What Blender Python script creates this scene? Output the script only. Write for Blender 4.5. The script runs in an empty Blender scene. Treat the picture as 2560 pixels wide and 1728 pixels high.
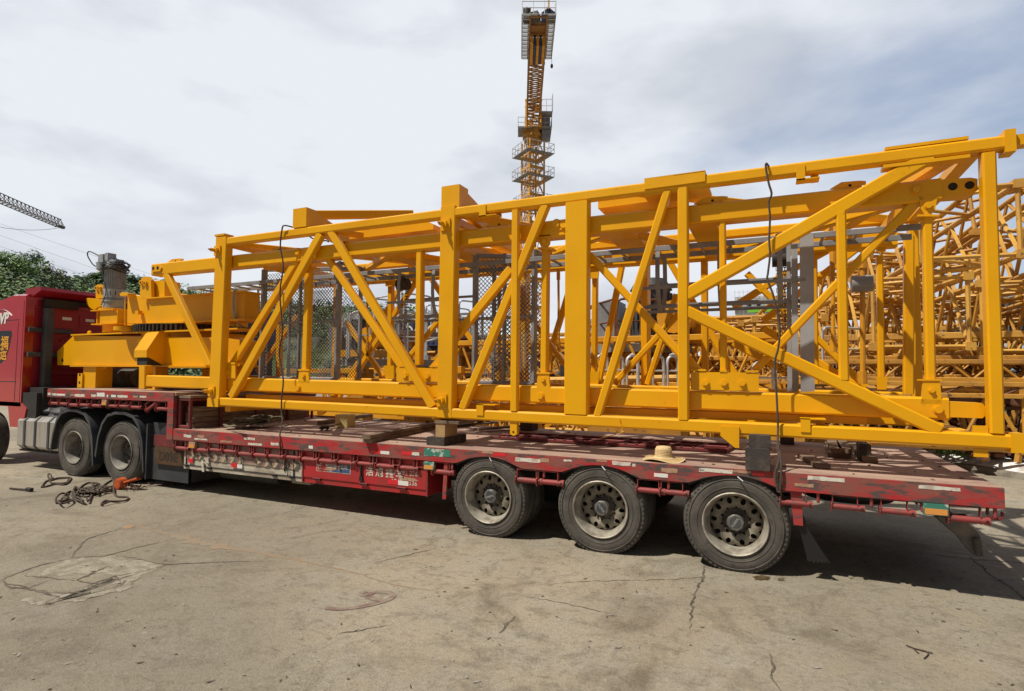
import bpy, bmesh, math, random
from mathutils import Vector, Matrix
R = math.radians
SC = bpy.context.scene
COL = SC.collection
# ------------------------------------------------------------------ camera
FPX, YAW, PITCH, ROLL, H = 1413.0, .431, .0509, .0074, 1.84
_F0 = Vector((-math.sin(YAW), math.cos(YAW), 0)); _R0 = Vector((math.cos(YAW), math.sin(YAW), 0)); _Z = Vector((0, 0, 1))
FW = _F0*math.cos(PITCH)+_Z*math.sin(PITCH); _U0 = -_F0*math.sin(PITCH)+_Z*math.cos(PITCH)
RT = _R0*math.cos(ROLL)+_U0*math.sin(ROLL); UP = _U0*math.cos(ROLL)-_R0*math.sin(ROLL)
cam = bpy.data.cameras.new('camera'); co = bpy.data.objects.new('camera', cam); COL.objects.link(co)
m = Matrix((RT, UP, -FW)).transposed().to_4x4(); m.translation = Vector((0, 0, H)); co.matrix_world = m
cam.sensor_width = 36; cam.lens = 36*FPX/2560; cam.clip_end = 3000; cam.clip_start = .05
SC.camera = co
SC.render.resolution_x, SC.render.resolution_y = 1024, 691
# ------------------------------------------------------------------ light
SC.view_settings.view_transform = 'Standard'; SC.view_settings.look = 'None'
SC.view_settings.exposure = 0.0; SC.view_settings.gamma = 1
SUNV = Vector((-.42, -.465, 1)).normalized()
sl = bpy.data.lights.new('sun', 'SUN'); sl.energy = 4.8; sl.angle = R(.9); sl.color = (1, .93, .80)
so = bpy.data.objects.new('sun', sl); COL.objects.link(so); so.rotation_euler = (-SUNV).to_track_quat('-Z', 'Y').to_euler(); so.location = (-10, -10, 40)
W = bpy.data.worlds.new('World'); SC.world = W; W.use_nodes = True
def world():
    nt = W.node_tree; N = nt.nodes; L = nt.links; N.clear()
    out = N.new('ShaderNodeOutputWorld'); bg = N.new('ShaderNodeBackground'); bg.inputs[1].default_value = .1
    sky = N.new('ShaderNodeTexSky'); sky.sky_type = 'NISHITA'; sky.sun_disc = False
    sky.sun_elevation = math.asin(SUNV.z); sky.sun_rotation = math.atan2(SUNV.x, SUNV.y); sky.air_density = 1.2; sky.dust_density = 2
    tc = N.new('ShaderNodeTexCoord'); sep = N.new('ShaderNodeSeparateXYZ'); L.new(tc.outputs['Generated'], sep.inputs[0])
    mp = N.new('ShaderNodeMapping'); mp.inputs['Scale'].default_value = (1.1, 1.1, 2.8); mp.inputs['Rotation'].default_value = (.12, .1, .3); L.new(tc.outputs['Generated'], mp.inputs[0])
    n1 = N.new('ShaderNodeTexNoise'); n1.inputs['Scale'].default_value = 1.9; n1.inputs['Detail'].default_value = 9; n1.inputs['Roughness'].default_value = .52; n1.inputs['Distortion'].default_value = .15; L.new(mp.outputs[0], n1.inputs[0])
    n2 = N.new('ShaderNodeTexNoise'); n2.inputs['Scale'].default_value = 3.3; n2.inputs['Detail'].default_value = 7; n2.inputs['Roughness'].default_value = .5; n2.inputs['Distortion'].default_value = .15; L.new(mp.outputs[0], n2.inputs[0])
    # clouds thin out towards the east (right) of the yard
    dt = N.new('ShaderNodeVectorMath'); dt.operation = 'DOT_PRODUCT'; dt.inputs[1].default_value = (.93, .30, .16); L.new(tc.outputs['Generated'], dt.inputs[0])
    mr = N.new('ShaderNodeMapRange'); mr.inputs['From Min'].default_value = -.25; mr.inputs['From Max'].default_value = .75; mr.inputs['To Min'].default_value = .50; mr.inputs['To Max'].default_value = -.10; L.new(dt.outputs['Value'], mr.inputs[0])
    ad = N.new('ShaderNodeMath'); ad.operation = 'ADD'; L.new(n1.outputs[0], ad.inputs[0]); L.new(mr.outputs[0], ad.inputs[1])
    cr = N.new('ShaderNodeValToRGB'); cr.color_ramp.elements[0].position = .30; cr.color_ramp.elements[1].position = .78; cr.color_ramp.interpolation = 'EASE'; L.new(ad.outputs[0], cr.inputs[0])
    cc = N.new('ShaderNodeValToRGB'); e = cc.color_ramp.elements; e[0].position = .31; e[0].color = (.63, .67, .74, 1); e[1].position = .54; e[1].color = (.85, .885, .945, 1)
    L.new(n2.outputs[0], cc.inputs[0])
    sc = N.new('ShaderNodeVectorMath'); sc.operation = 'SCALE'; L.new(cc.outputs[0], sc.inputs[0])
    # the cloud bank stands bright in the north; unseen sky overhead and behind is dimmed to cut fill light
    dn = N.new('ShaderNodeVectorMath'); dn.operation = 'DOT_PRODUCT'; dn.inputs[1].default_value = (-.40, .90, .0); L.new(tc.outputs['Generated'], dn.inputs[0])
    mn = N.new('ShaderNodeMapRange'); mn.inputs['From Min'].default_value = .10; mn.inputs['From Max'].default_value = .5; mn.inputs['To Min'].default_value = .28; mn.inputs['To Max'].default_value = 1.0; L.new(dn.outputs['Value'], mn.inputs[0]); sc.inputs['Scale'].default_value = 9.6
    # thin veil lifts the blue
    mx = N.new('ShaderNodeMixRGB'); mx.inputs[0].default_value = .5; mx.inputs[2].default_value = (3.9, 5.0, 7.2, 1); L.new(sky.outputs[0], mx.inputs[1])
    m2 = N.new('ShaderNodeMixRGB'); L.new(cr.outputs[0], m2.inputs[0]); L.new(mx.outputs[0], m2.inputs[1]); L.new(sc.outputs[0], m2.inputs[2])
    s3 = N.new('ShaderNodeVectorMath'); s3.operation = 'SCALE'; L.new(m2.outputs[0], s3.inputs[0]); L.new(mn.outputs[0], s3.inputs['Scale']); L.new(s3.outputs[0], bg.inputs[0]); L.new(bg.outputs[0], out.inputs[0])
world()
# ------------------------------------------------------------------ helpers
def dirn(x, y): return FW+RT*((x-1280)/FPX)-UP*((y-864)/FPX)
def V(x, y, Y):                 # point of the vertical plane at distance Y
    d = dirn(x, y); p = d*(Y/d.y); p.z += H; return p
def G(x, y, z=0):               # point of a horizontal plane
    d = dirn(x, y); p = d*((z-H)/d.z); p.z += H; return p
def vec(*a): return Vector(a)
class MB:
    def __init__(s): s.v = []; s.f = []; s.m = []; s.mi = 0
    def add(s, vs, fs):
        o = len(s.v); s.v += [Vector(v) for v in vs]
        for f in fs: s.f.append([i+o for i in f]); s.m.append(s.mi)
        return s
    def frame(s, p, q, up):
        d = (Vector(q)-Vector(p)).normalized(); up = Vector(up)
        if abs(d.dot(up)) > .98: up = Vector((1, 0, 0)) if abs(d.x) < .9 else Vector((0, 0, 1))
        a = d.cross(up).normalized(); b = a.cross(d).normalized(); return d, a, b
    def tube(s, p, q, w, h, up=(0, 0, 1), ch=.012):   # rectangular hollow-section look: chamfered box; w across, h along up
        p = Vector(p); q = Vector(q); d, a, b = s.frame(p, q, up); w /= 2; h /= 2; c = min(ch, w*.4, h*.4)
        pr = [(w, h-c), (w-c, h), (-w+c, h), (-w, h-c), (-w, -h+c), (-w+c, -h), (w-c, -h), (w, -h+c)]
        vs = [p+a*x+b*y for x, y in pr]+[q+a*x+b*y for x, y in pr]
        return s.add(vs, [[i, (i+1) % 8, (i+1) % 8+8, i+8] for i in range(8)]+[list(range(8))[::-1], list(range(8, 16))])
    def cyl(s, p, q, r, n=10, r2=None, caps=True):
        p = Vector(p); q = Vector(q); r2 = r if r2 is None else r2; d, a, b = s.frame(p, q, (0, 0, 1))
        vs = [p+(a*math.cos(t)+b*math.sin(t))*r for t in [2*math.pi*i/n for i in range(n)]]
        vs += [q+(a*math.cos(t)+b*math.sin(t))*r2 for t in [2*math.pi*i/n for i in range(n)]]
        fs = [[i, (i+1) % n, (i+1) % n+n, i+n] for i in range(n)]
        if caps: fs += [list(range(n))[::-1], list(range(n, 2*n))]
        return s.add(vs, fs)
    def box(s, a, b, ch=0):
        x0, x1 = sorted((a[0], b[0])); y0, y1 = sorted((a[1], b[1])); z0, z1 = sorted((a[2], b[2]))
        if ch: return s.tube(((x0), (y0+y1)/2, (z0+z1)/2), (x1, (y0+y1)/2, (z0+z1)/2), y1-y0, z1-z0, ch=ch)
        vs = [(x, y, z) for x in (x0, x1) for y in (y0, y1) for z in (z0, z1)]
        return s.add(vs, [[0, 1, 3, 2], [4, 6, 7, 5], [0, 4, 5, 1], [2, 3, 7, 6], [0, 2, 6, 4], [1, 5, 7, 3]])
    def prism(s, pts, d):
        pts = [Vector(p) for p in pts]; d = Vector(d); n = len(pts)
        return s.add(pts+[p+d for p in pts], [list(range(n))[::-1], list(range(n, 2*n))]+[[i, (i+1) % n, (i+1) % n+n, i+n] for i in range(n)])
    def lathe(s, c, ax, prof, n=32, a0=0, a1=2*math.pi):      # prof = [(offset along axis, radius)]
        c = Vector(c); d, a, b = s.frame(c, c+Vector(ax), (0, 0, 1)); full = abs(a1-a0-2*math.pi) < 1e-4; k = n if full else n+1; vs = []
        for o, r in prof:
            for i in range(k):
                t = a0+(a1-a0)*i/n; vs.append(c+d*o+(a*math.cos(t)+b*math.sin(t))*r)
        fs = []
        for j in range(len(prof)-1):
            for i in range(n): i2 = (i+1) % k; fs.append([j*k+i, j*k+i2, (j+1)*k+i2, (j+1)*k+i])
        return s.add(vs, fs)
    def path(s, pts, r, n=6, sub=6, flat=None):              # rope / cable through points (Catmull-Rom)
        P = [Vector(p) for p in pts]
        if sub > 1:
            Q = []
            for i in range(len(P)-1):
                p0, p1, p2, p3 = P[max(i-1, 0)], P[i], P[i+1], P[min(i+2, len(P)-1)]
                for k in range(sub):
                    t = k/sub; Q.append(.5*((2*p1)+(p2-p0)*t+(2*p0-5*p1+4*p2-p3)*t*t+(3*p1-p0-3*p2+p3)*t**3))
            Q.append(P[-1]); P = Q
        o = len(s.v); up = Vector((0, 0, 1)); k = len(P); prev = None
        for i, p in enumerate(P):
            d = (P[min(i+1, k-1)]-P[max(i-1, 0)])
            d = d.normalized() if d.length > 1e-9 else Vector((1, 0, 0))
            if prev is None:
                a = d.cross(up if abs(d.dot(up)) < .95 else Vector((0, 1, 0))).normalized()
            else: a = (prev-d*prev.dot(d)).normalized()
            prev = a; b = a.cross(d)
            ra, rb = (r, r) if flat is None else flat
            s.v += [p+a*math.cos(2*math.pi*j/n)*ra+b*math.sin(2*math.pi*j/n)*rb for j in range(n)]
        for i in range(k-1):
            for j in range(n): s.f.append([o+i*n+j, o+i*n+(j+1) % n, o+(i+1)*n+(j+1) % n, o+(i+1)*n+j]); s.m.append(s.mi)
        s.f.append([o+j for j in range(n)][::-1]); s.f.append([o+(k-1)*n+j for j in range(n)]); s.m += [s.mi]*2
        return s
    def sphere(s, c, r, n=10, sc=(1, 1, 1)):
        c = Vector(c); vs = []; m_ = n//2
        for j in range(m_+1):
            for i in range(n):
                t = math.pi*j/m_; u = 2*math.pi*i/n; vs.append(c+Vector((math.sin(t)*math.cos(u)*r*sc[0], math.sin(t)*math.sin(u)*r*sc[1], math.cos(t)*r*sc[2])))
        return s.add(vs, [[j*n+i, j*n+(i+1) % n, (j+1)*n+(i+1) % n, (j+1)*n+i] for j in range(m_) for i in range(n)])
    def build(s, name, mats, parent=None, org=None, nrm=True, smooth=32, label=None):
        me = bpy.data.meshes.new(name)
        if org is None:
            lo = Vector([min(v[i] for v in s.v) for i in range(3)]); hi = Vector([max(v[i] for v in s.v) for i in range(3)])
            org = Vector(((lo.x+hi.x)/2, (lo.y+hi.y)/2, lo.z))
        org = Vector(org)
        me.from_pydata([v-org for v in s.v], [], s.f)
        for mt in (mats if isinstance(mats, (list, tuple)) else [mats]): me.materials.append(mt)
        me.polygons.foreach_set('material_index', s.m)
        if nrm:
            bm = bmesh.new(); bm.from_mesh(me); bmesh.ops.recalc_face_normals(bm, faces=bm.faces); bm.to_mesh(me); bm.free()
        if smooth: me.shade_smooth(); me.set_sharp_from_angle(angle=R(smooth))
        o = bpy.data.objects.new(name, me); COL.objects.link(o)
        if parent: o.parent = parent
        o.location = org-(WL(parent) if parent else Vector()); o['_w'] = list(org)
        if label: o['label'] = label
        return o
def WL(o): return Vector(o['_w'])
def tag(o, label=None, cat=None, group=None, kind=None):
    if label: o['label'] = label
    if cat: o['category'] = cat
    if group: o['group'] = group
    if kind: o['kind'] = kind
    return o
def empty(name, loc, label, cat, group=None):
    o = bpy.data.objects.new(name, None); COL.objects.link(o); o.location = loc; o['_w'] = list(loc); o.empty_display_size = .3
    return tag(o, label, cat, group)
def copy_tree(o, parent=None):
    c = o.copy(); COL.objects.link(c)
    if parent: c.parent = parent
    for ch in [k for k in bpy.data.objects if k.parent == o]: copy_tree(ch, c)
    return c
def place(o, w):                       # move a top-level thing or part to world point w
    o.location = Vector(w)-(WL(o.parent) if o.parent else Vector()); o['_w'] = list(w)
def text_mesh(body, size, o, right, up, mat, name, parent, bold=0.0, depth=.0015, shear=0, align='CENTER', label=None):
    cu = bpy.data.curves.new('t', 'FONT'); cu.body = body; cu.size = size; cu.align_x = align; cu.align_y = 'CENTER'; cu.offset = bold; cu.shear = shear; cu.extrude = depth; cu.resolution_u = 3
    to = bpy.data.objects.new('t', cu); COL.objects.link(to); dg = bpy.context.evaluated_depsgraph_get(); me = bpy.data.meshes.new_from_object(to.evaluated_get(dg))
    right = Vector(right).normalized(); up = Vector(up).normalized(); nn = right.cross(up)
    M = Matrix((right, up, nn)).transposed().to_4x4(); me.transform(M); me.materials.clear(); me.materials.append(mat); me.name = name
    bpy.data.objects.remove(to); ob = bpy.data.objects.new(name, me); COL.objects.link(ob)
    if parent: ob.parent = parent
    ob.location = Vector(o)-(WL(parent) if parent else Vector()); ob['_w'] = list(o)
    if label: ob['label'] = label
    return ob
# ------------------------------------------------------------------ materials
def mat(name, col, rough=.5, metal=0, col2=None, scale=3, lo=.45, hi=.65, detail=6, col3=None, s3=20, l3=.6, h3=.66, bump=0, bscale=40, stretch=None, coat=0, coat_r=.1, spec=.5, rvar=0):
    mt = bpy.data.materials.new(name); mt.use_nodes = True; nt = mt.node_tree; N = nt.nodes; L = nt.links; b = N['Principled BSDF']
    b.inputs['Roughness'].default_value = rough; b.inputs['Metallic'].default_value = metal; b.inputs['Specular IOR Level'].default_value = spec
    b.inputs['Coat Weight'].default_value = coat; b.inputs['Coat Roughness'].default_value = coat_r
    c = tuple(col)+(1,); b.inputs['Base Color'].default_value = c
    geo = N.new('ShaderNodeNewGeometry'); src = geo.outputs['Position']
    if stretch:
        mp = N.new('ShaderNodeMapping'); mp.inputs['Scale'].default_value = stretch; L.new(src, mp.inputs[0]); src = mp.outputs[0]
    def noise(sc, det=detail, ro=.55):
        n = N.new('ShaderNodeTexNoise'); n.inputs['Scale'].default_value = sc; n.inputs['Detail'].default_value = det; n.inputs['Roughness'].default_value = ro; L.new(src, n.inputs[0]); return n
    last = None
    def mixin(fac, colr):
        nonlocal last
        mx = N.new('ShaderNodeMixRGB'); L.new(fac, mx.inputs[0])
        if last is None: mx.inputs[1].default_value = c
        else: L.new(last, mx.inputs[1])
        mx.inputs[2].default_value = tuple(colr)+(1,); last = mx.outputs[0]
    def ramp(n, a, z):
        r = N.new('ShaderNodeMapRange'); r.inputs['From Min'].default_value = a; r.inputs['From Max'].default_value = z; L.new(n.outputs[0], r.inputs[0]); return r.outputs[0]
    if col2: n = noise(scale); f = ramp(n, lo, hi); mixin(f, col2)
    if col3: n3 = noise(s3, 8, .65); mixin(ramp(n3, l3, h3), col3)
    if last is not None: L.new(last, b.inputs['Base Color'])
    if rvar:
        n = noise(scale*1.7); r = N.new('ShaderNodeMapRange'); r.inputs['From Min'].default_value = .3; r.inputs['From Max'].default_value = .7; r.inputs['To Min'].default_value = rough-rvar; r.inputs['To Max'].default_value = rough+rvar; L.new(n.outputs[0], r.inputs[0]); L.new(r.outputs[0], b.inputs['Roughness'])
    if bump:
        n = noise(bscale, 8, .6); bp = N.new('ShaderNodeBump'); bp.inputs['Strength'].default_value = bump; bp.inputs['Distance'].default_value = .01; L.new(n.outputs[0], bp.inputs['Height']); L.new(bp.outputs[0], b.inputs['Normal'])
    return mt
YEL = mat('yellow_gloss_paint', (.78, .385, .003), .38, col2=(.71, .330, .003), scale=1.3, lo=.4, hi=.7, col3=(.46, .19, .012), s3=15, l3=.66, h3=.76, bump=.08, bscale=30, rvar=.09, spec=.32)
YEL2 = mat('yellow_paint_dusty', (.68, .315, .008), .45, col2=(.50, .22, .02), scale=1.7, lo=.42, hi=.7, col3=(.28, .12, .03), s3=25, l3=.66, h3=.76, bump=.06)
YOLD = mat('yellow_paint_weathered', (.56, .28, .035), .6, col2=(.36, .17, .035), scale=1.2, lo=.4, hi=.65, col3=(.13, .06, .03), s3=9, l3=.58, h3=.66, bump=.2)
YPALE = mat('yellow_paint_faded', (.66, .37, .065), .6, col2=(.46, .23, .045), scale=.9, lo=.4, hi=.65, col3=(.16, .08, .035), s3=7, l3=.6, h3=.68, bump=.2)
RUST = mat('rusty_steel', (.16, .062, .032), .85, col2=(.07, .032, .022), scale=6, col3=(.28, .12, .05), s3=22, bump=.5)
GREY = mat('grey_painted_steel', (.24, .25, .27), .45, col2=(.17, .18, .20), scale=4, bump=.05)
GREYM = mat('grey_mesh_steel', (.17, .17, .175), .6)
GALV = mat('galvanised_steel', (.58, .60, .63), .42, metal=.35, col2=(.44, .46, .49), scale=6)
DECKG = mat('grey_deck_plate', (.26, .27, .28), .6, col2=(.16, .16, .16), scale=3)
MOTOR = mat('grey_motor_enamel', (.33, .35, .37), .42, col2=(.24, .25, .27), scale=8)
BLACK = mat('black_rubber_or_steel', (.012, .012, .013), .6)
DARK = mat('dark_chassis_steel', (.022, .021, .022), .7, col2=(.05, .042, .036), scale=4, lo=.5, hi=.7)
PLAST = mat('dusty_black_plastic', (.035, .040, .048), .55, col2=(.075, .078, .08), scale=3, lo=.4, hi=.7, bump=.1)
TYRE = mat('dusty_tyre_rubber', (.062, .056, .050), .82, col2=(.115, .102, .088), scale=5, lo=.38, hi=.68, col3=(.035, .034, .033), s3=14, l3=.58, h3=.68, bump=.25, bscale=60)
RIM = mat('dusty_steel_rim', (.42, .39, .33), .5, metal=.25, col2=(.23, .20, .165), scale=9, lo=.42, hi=.64, bump=.15)
RIMD = mat('dirty_wheel_disc', (.10, .085, .07), .7, col2=(.045, .038, .033), scale=9, lo=.42, hi=.6, bump=.3)
DISC = mat('dusty_disc_paint', (.25, .22, .17), .65, metal=.1, col2=(.13, .11, .085), scale=4, lo=.38, hi=.66, bump=.2)
HUB = mat('worn_hub_steel', (.17, .165, .16), .5, metal=.3, col2=(.09, .08, .075), scale=14)
REDR = mat('scuffed_red_rail_paint', (.43, .024, .030), .62, col2=(.25, .085, .070), scale=3.6, lo=.38, hi=.60, col3=(.095, .072, .068), s3=6.5, l3=.52, h3=.60, bump=.2, stretch=(.8, 1, 2.6), rvar=.1, spec=.3)
REDW = mat('dusty_red_winch_paint', (.30, .045, .045), .6, col2=(.19, .05, .045), scale=11, col3=(.09, .05, .04), s3=26, l3=.58, h3=.66)
REDD = mat('dark_red_frame_paint', (.17, .020, .022), .6, col2=(.09, .02, .02), scale=5, col3=(.12, .07, .055), s3=16, l3=.58, h3=.68)
REDBOX = mat('toolbox_red_paint', (.42, .022, .026), .45, col2=(.32, .03, .03), scale=4, col3=(.42, .17, .13), s3=30, l3=.66, h3=.74, bump=.05)
WBOX = mat('battered_white_panel', (.50, .46, .38), .7, col2=(.30, .245, .19), scale=4, lo=.42, hi=.62, col3=(.13, .09, .07), s3=14, l3=.60, h3=.66, bump=.4, stretch=(.7, 1, 2))
MAROON = mat('faded_maroon_band', (.22, .115, .10), .7, col2=(.34, .26, .20), scale=6, lo=.45, hi=.6, stretch=(.6, 1, 3))
WORN = mat('worn_white_sticker', (.66, .63, .56), .6, col2=(.46, .40, .34), scale=9, lo=.5, hi=.62, col3=(.34, .06, .05), s3=28, l3=.60, h3=.63)
WHITE = mat('white_reflector', (.74, .74, .72), .35)
REDS = mat('red_reflector', (.66, .02, .03), .3)
BROWNS = mat('brown_tape', (.42, .26, .17), .6, col2=(.32, .17, .11), scale=20)
GREENS = mat('green_worn_sticker', (.04, .20, .15), .5, col2=(.45, .50, .44), scale=16, lo=.52, hi=.56)
BLUES = mat('blue_company_plate', (.05, .085, .20), .5, col2=(.45, .43, .38), scale=14, lo=.56, hi=.60)
CHEV = mat('dark_chevron', (.09, .085, .085), .6, col2=(.30, .24, .19), scale=20, lo=.55, hi=.6)
TANCH = mat('tan_chevron', (.42, .30, .19), .6, col2=(.5, .42, .32), scale=20)
ORANGE = mat('orange_marker_lens', (.70, .30, .07), .3)
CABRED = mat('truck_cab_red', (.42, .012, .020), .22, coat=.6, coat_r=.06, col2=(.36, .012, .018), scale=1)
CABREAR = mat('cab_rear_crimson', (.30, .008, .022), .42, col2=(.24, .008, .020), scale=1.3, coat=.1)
GLASS = mat('dark_window_glass', (.02, .024, .028), .06)
ALU = mat('brushed_tank_aluminium', (.62, .60, .57), .34, metal=.85, col2=(.42, .36, .30), scale=3, lo=.5, hi=.75, stretch=(3, 1, .5))
ROPE = mat('dark_brown_rope', (.060, .042, .034), .9, col2=(.11, .08, .06), scale=60, bump=.6, bscale=120)
WEB = mat('olive_webbing', (.135, .125, .085), .9, col2=(.21, .19, .13), scale=18, bump=.4)
WOOD = mat('weathered_timber', (.22, .155, .105), .85, col2=(.12, .080, .055), scale=5, lo=.4, hi=.62, bump=.5, stretch=(1, 1, 6), col3=(.30, .23, .16), s3=17)
WOODL = mat('fresh_timber', (.42, .27, .12), .75, col2=(.29, .17, .08), scale=9, bump=.3)
WOODD = mat('creosoted_timber', (.045, .038, .034), .85, col2=(.09, .07, .055), scale=9, bump=.5)
STRAW = mat('straw', (.66, .50, .27), .8, col2=(.54, .38, .18), scale=60, bump=.5, bscale=90)
ORP = mat('orange_hoist_paint', (.62, .11, .02), .5, col2=(.35, .08, .03), scale=18)
BLUEC = mat('navy_container_paint', (.030, .045, .12), .55, col2=(.02, .03, .07), scale=2)
BLUEB = mat('bright_blue_cover', (.03, .10, .48), .5)
GREENB = mat('lime_green_paint', (.20, .58, .04), .5)
WALLW = mat('pale_concrete_building', (.55, .55, .54), .9, col2=(.42, .42, .42), scale=.3)
FOIL = mat('creased_dark_tarpaulin', (.045, .042, .035), .7, col2=(.10, .09, .075), scale=9, bump=.8, bscale=9)
WPAINT = mat('flaking_white_kerb_paint', (.74, .75, .75), .8, col2=(.40, .38, .35), scale=2.2, lo=.55, hi=.64, col3=(.2, .18, .16), s3=9, l3=.60, h3=.66, bump=.8, bscale=9)
GRASSM = mat('grass_green', (.07, .13, .025), .8, col2=(.12, .17, .04), scale=8)
def deck_mat():
    mt = mat('worn_tan_deck', (.40, .285, .22), .8, col2=(.30, .19, .155), scale=1.6, lo=.38, hi=.66, col3=(.20, .105, .095), s3=4.5, l3=.57, h3=.67, bump=.3, bscale=30, stretch=(1, 2.2, 1)); return mt
DECK = deck_mat()
def ground_mat():
    mt = bpy.data.materials.new('cracked_concrete_yard'); mt.use_nodes = True; nt = mt.node_tree; N = nt.nodes; L = nt.links; b = N['Principled BSDF']; b.inputs['Roughness'].default_value = .9; b.inputs['Specular IOR Level'].default_value = .25
    geo = N.new('ShaderNodeNewGeometry'); P = geo.outputs['Position']
    def noise(sc, det=8, ro=.6, dist=0, src=P):
        n = N.new('ShaderNodeTexNoise'); n.inputs['Scale'].default_value = sc; n.inputs['Detail'].default_value = det; n.inputs['Roughness'].default_value = ro; n.inputs['Distortion'].default_value = dist; L.new(src, n.inputs[0]); return n.outputs[0]
    def rng(v, a, z, c=0, d=1):
        r = N.new('ShaderNodeMapRange'); r.inputs['From Min'].default_value = a; r.inputs['From Max'].default_value = z; r.inputs['To Min'].default_value = c; r.inputs['To Max'].default_value = d; L.new(v, r.inputs[0]); return r.outputs[0]
    def mix(f, a, c, mode='MIX'):
        x = N.new('ShaderNodeMixRGB'); x.blend_type = mode
        if isinstance(f, float): x.inputs[0].default_value = f
        else: L.new(f, x.inputs[0])
        for i, q in ((1, a), (2, c)):
            if isinstance(q, tuple): x.inputs[i].default_value = q+(1,)
            else: L.new(q, x.inputs[i])
        return x.outputs[0]
    c = mix(rng(noise(.42, 5, .55, .6), .36, .64), (.355, .312, .242), (.275, .240, .185))
    c = mix(rng(noise(1.7, 9, .68, .4), .44, .70), c, (.32, .295, .25))
    c = mix(rng(noise(.9, 8, .7, 1.2), .52, .68, 0, .9), c, (.165, .138, .103))
    c = mix(rng(noise(4.2, 10, .78, .6), .50, .62, 0, .55), c, (.150, .128, .098))
    c = mix(rng(noise(.16, 4, .5), .45, .6, 0, .5), c, (.175, .158, .128))
    c = mix(rng(noise(9, 8, .75), .56, .70, 0, .8), c, (.11, .09, .07))
    c = mix(rng(noise(13, 8, .8), .60, .68, 0, .5), c, (.40, .38, .34))
    c = mix(rng(noise(26, 6, .7), .34, .66, 0, 1), c, mix(1.0, c, (1.24, 1.22, 1.19), 'MULTIPLY'))
    c = mix(rng(noise(60, 5, .8), .50, .66, 0, .75), c, mix(1.0, c, (.62, .60, .57), 'MULTIPLY'))
    mp = N.new('ShaderNodeMapping'); mp.inputs['Rotation'].default_value = (0, 0, .5); mp.inputs['Scale'].default_value = (1, 5, 1); L.new(P, mp.inputs[0])
    c = mix(rng(noise(2.6, 7, .7, .5, mp.outputs[0]), .60, .72, 0, .6), c, (.14, .115, .088))
    v = N.new('ShaderNodeTexVoronoi'); v.inputs['Scale'].default_value = 7; v.inputs['Randomness'].default_value = 1; L.new(P, v.inputs[0])
    c = mix(rng(v.outputs['Distance'], .035, .055, .85, 0), c, (.07, .055, .045))
    v2 = N.new('ShaderNodeTexVoronoi'); v2.inputs['Scale'].default_value = 4.3; v2.inputs['Randomness'].default_value = 1; L.new(P, v2.inputs[0])
    c = mix(rng(v2.outputs['Distance'], .018, .03, .8, 0), c, (.55, .53, .48))
    L.new(c, b.inputs['Base Color'])
    bp = N.new('ShaderNodeBump'); bp.inputs['Strength'].default_value = .8; bp.inputs['Distance'].default_value = .016
    h = N.new('ShaderNodeMath'); h.operation = 'ADD'; L.new(noise(14, 9, .7), h.inputs[0]); L.new(noise(70, 5, .7), h.inputs[1]); L.new(h.outputs[0], bp.inputs['Height']); L.new(bp.outputs[0], b.inputs['Normal'])
    return mt
GROUND = ground_mat()
# ================================================================== ground and setting
def build_ground():
    b = MB(); n = 40; b.add([(-900, -60, 0), (900, -60, 0), (900, 1500, 0), (-900, 1500, 0)], [[0, 1, 2, 3]])
    tag(b.build('ground', GROUND, org=(0, 0, 0), smooth=0), kind='structure')
build_ground()
CRK = mat('crack_dirt', (.075, .062, .047), .95, col2=(.15, .128, .098), scale=9, lo=.42, hi=.6)
SPALL = mat('spalled_aggregate', (.31, .28, .225), .95, col2=(.20, .175, .135), scale=7, lo=.42, hi=.62, col3=(.12, .10, .08), s3=30, l3=.56, h3=.66, bump=1, bscale=40)
def crack(pts, w, seed, name='pavement_crack', mt=None, z=.003, rough=.5):
    rr = random.Random(seed); P = [G(x, y) for x, y in pts]; Q = []
    for i in range(len(P)-1):
        k = max(2, int((P[i+1]-P[i]).length/.035))
        for j in range(k): Q.append(P[i].lerp(P[i+1], j/k))
    Q.append(P[-1]); b = MB(); off = 0; vs = []; n = len(Q)
    for i, p in enumerate(Q):
        d = Q[min(i+1, n-1)]-Q[max(i-1, 0)]; d.normalize(); s = Vector((-d.y, d.x, 0)); off = off*.75+rr.uniform(-1, 1)*.014*rough*2
        ww = w*rr.uniform(.25, 1.5)*min(1, .15+3*min(i, n-1-i)/n); c = p+s*off
        vs += [c+s*ww/2+Vector((0, 0, z)), c-s*ww/2+Vector((0, 0, z))]
    b.add(vs, [[2*i, 2*i+1, 2*i+3, 2*i+2] for i in range(n-1)])
    return tag(b.build(name, mt or CRK, smooth=0, nrm=False), kind='structure')
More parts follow.
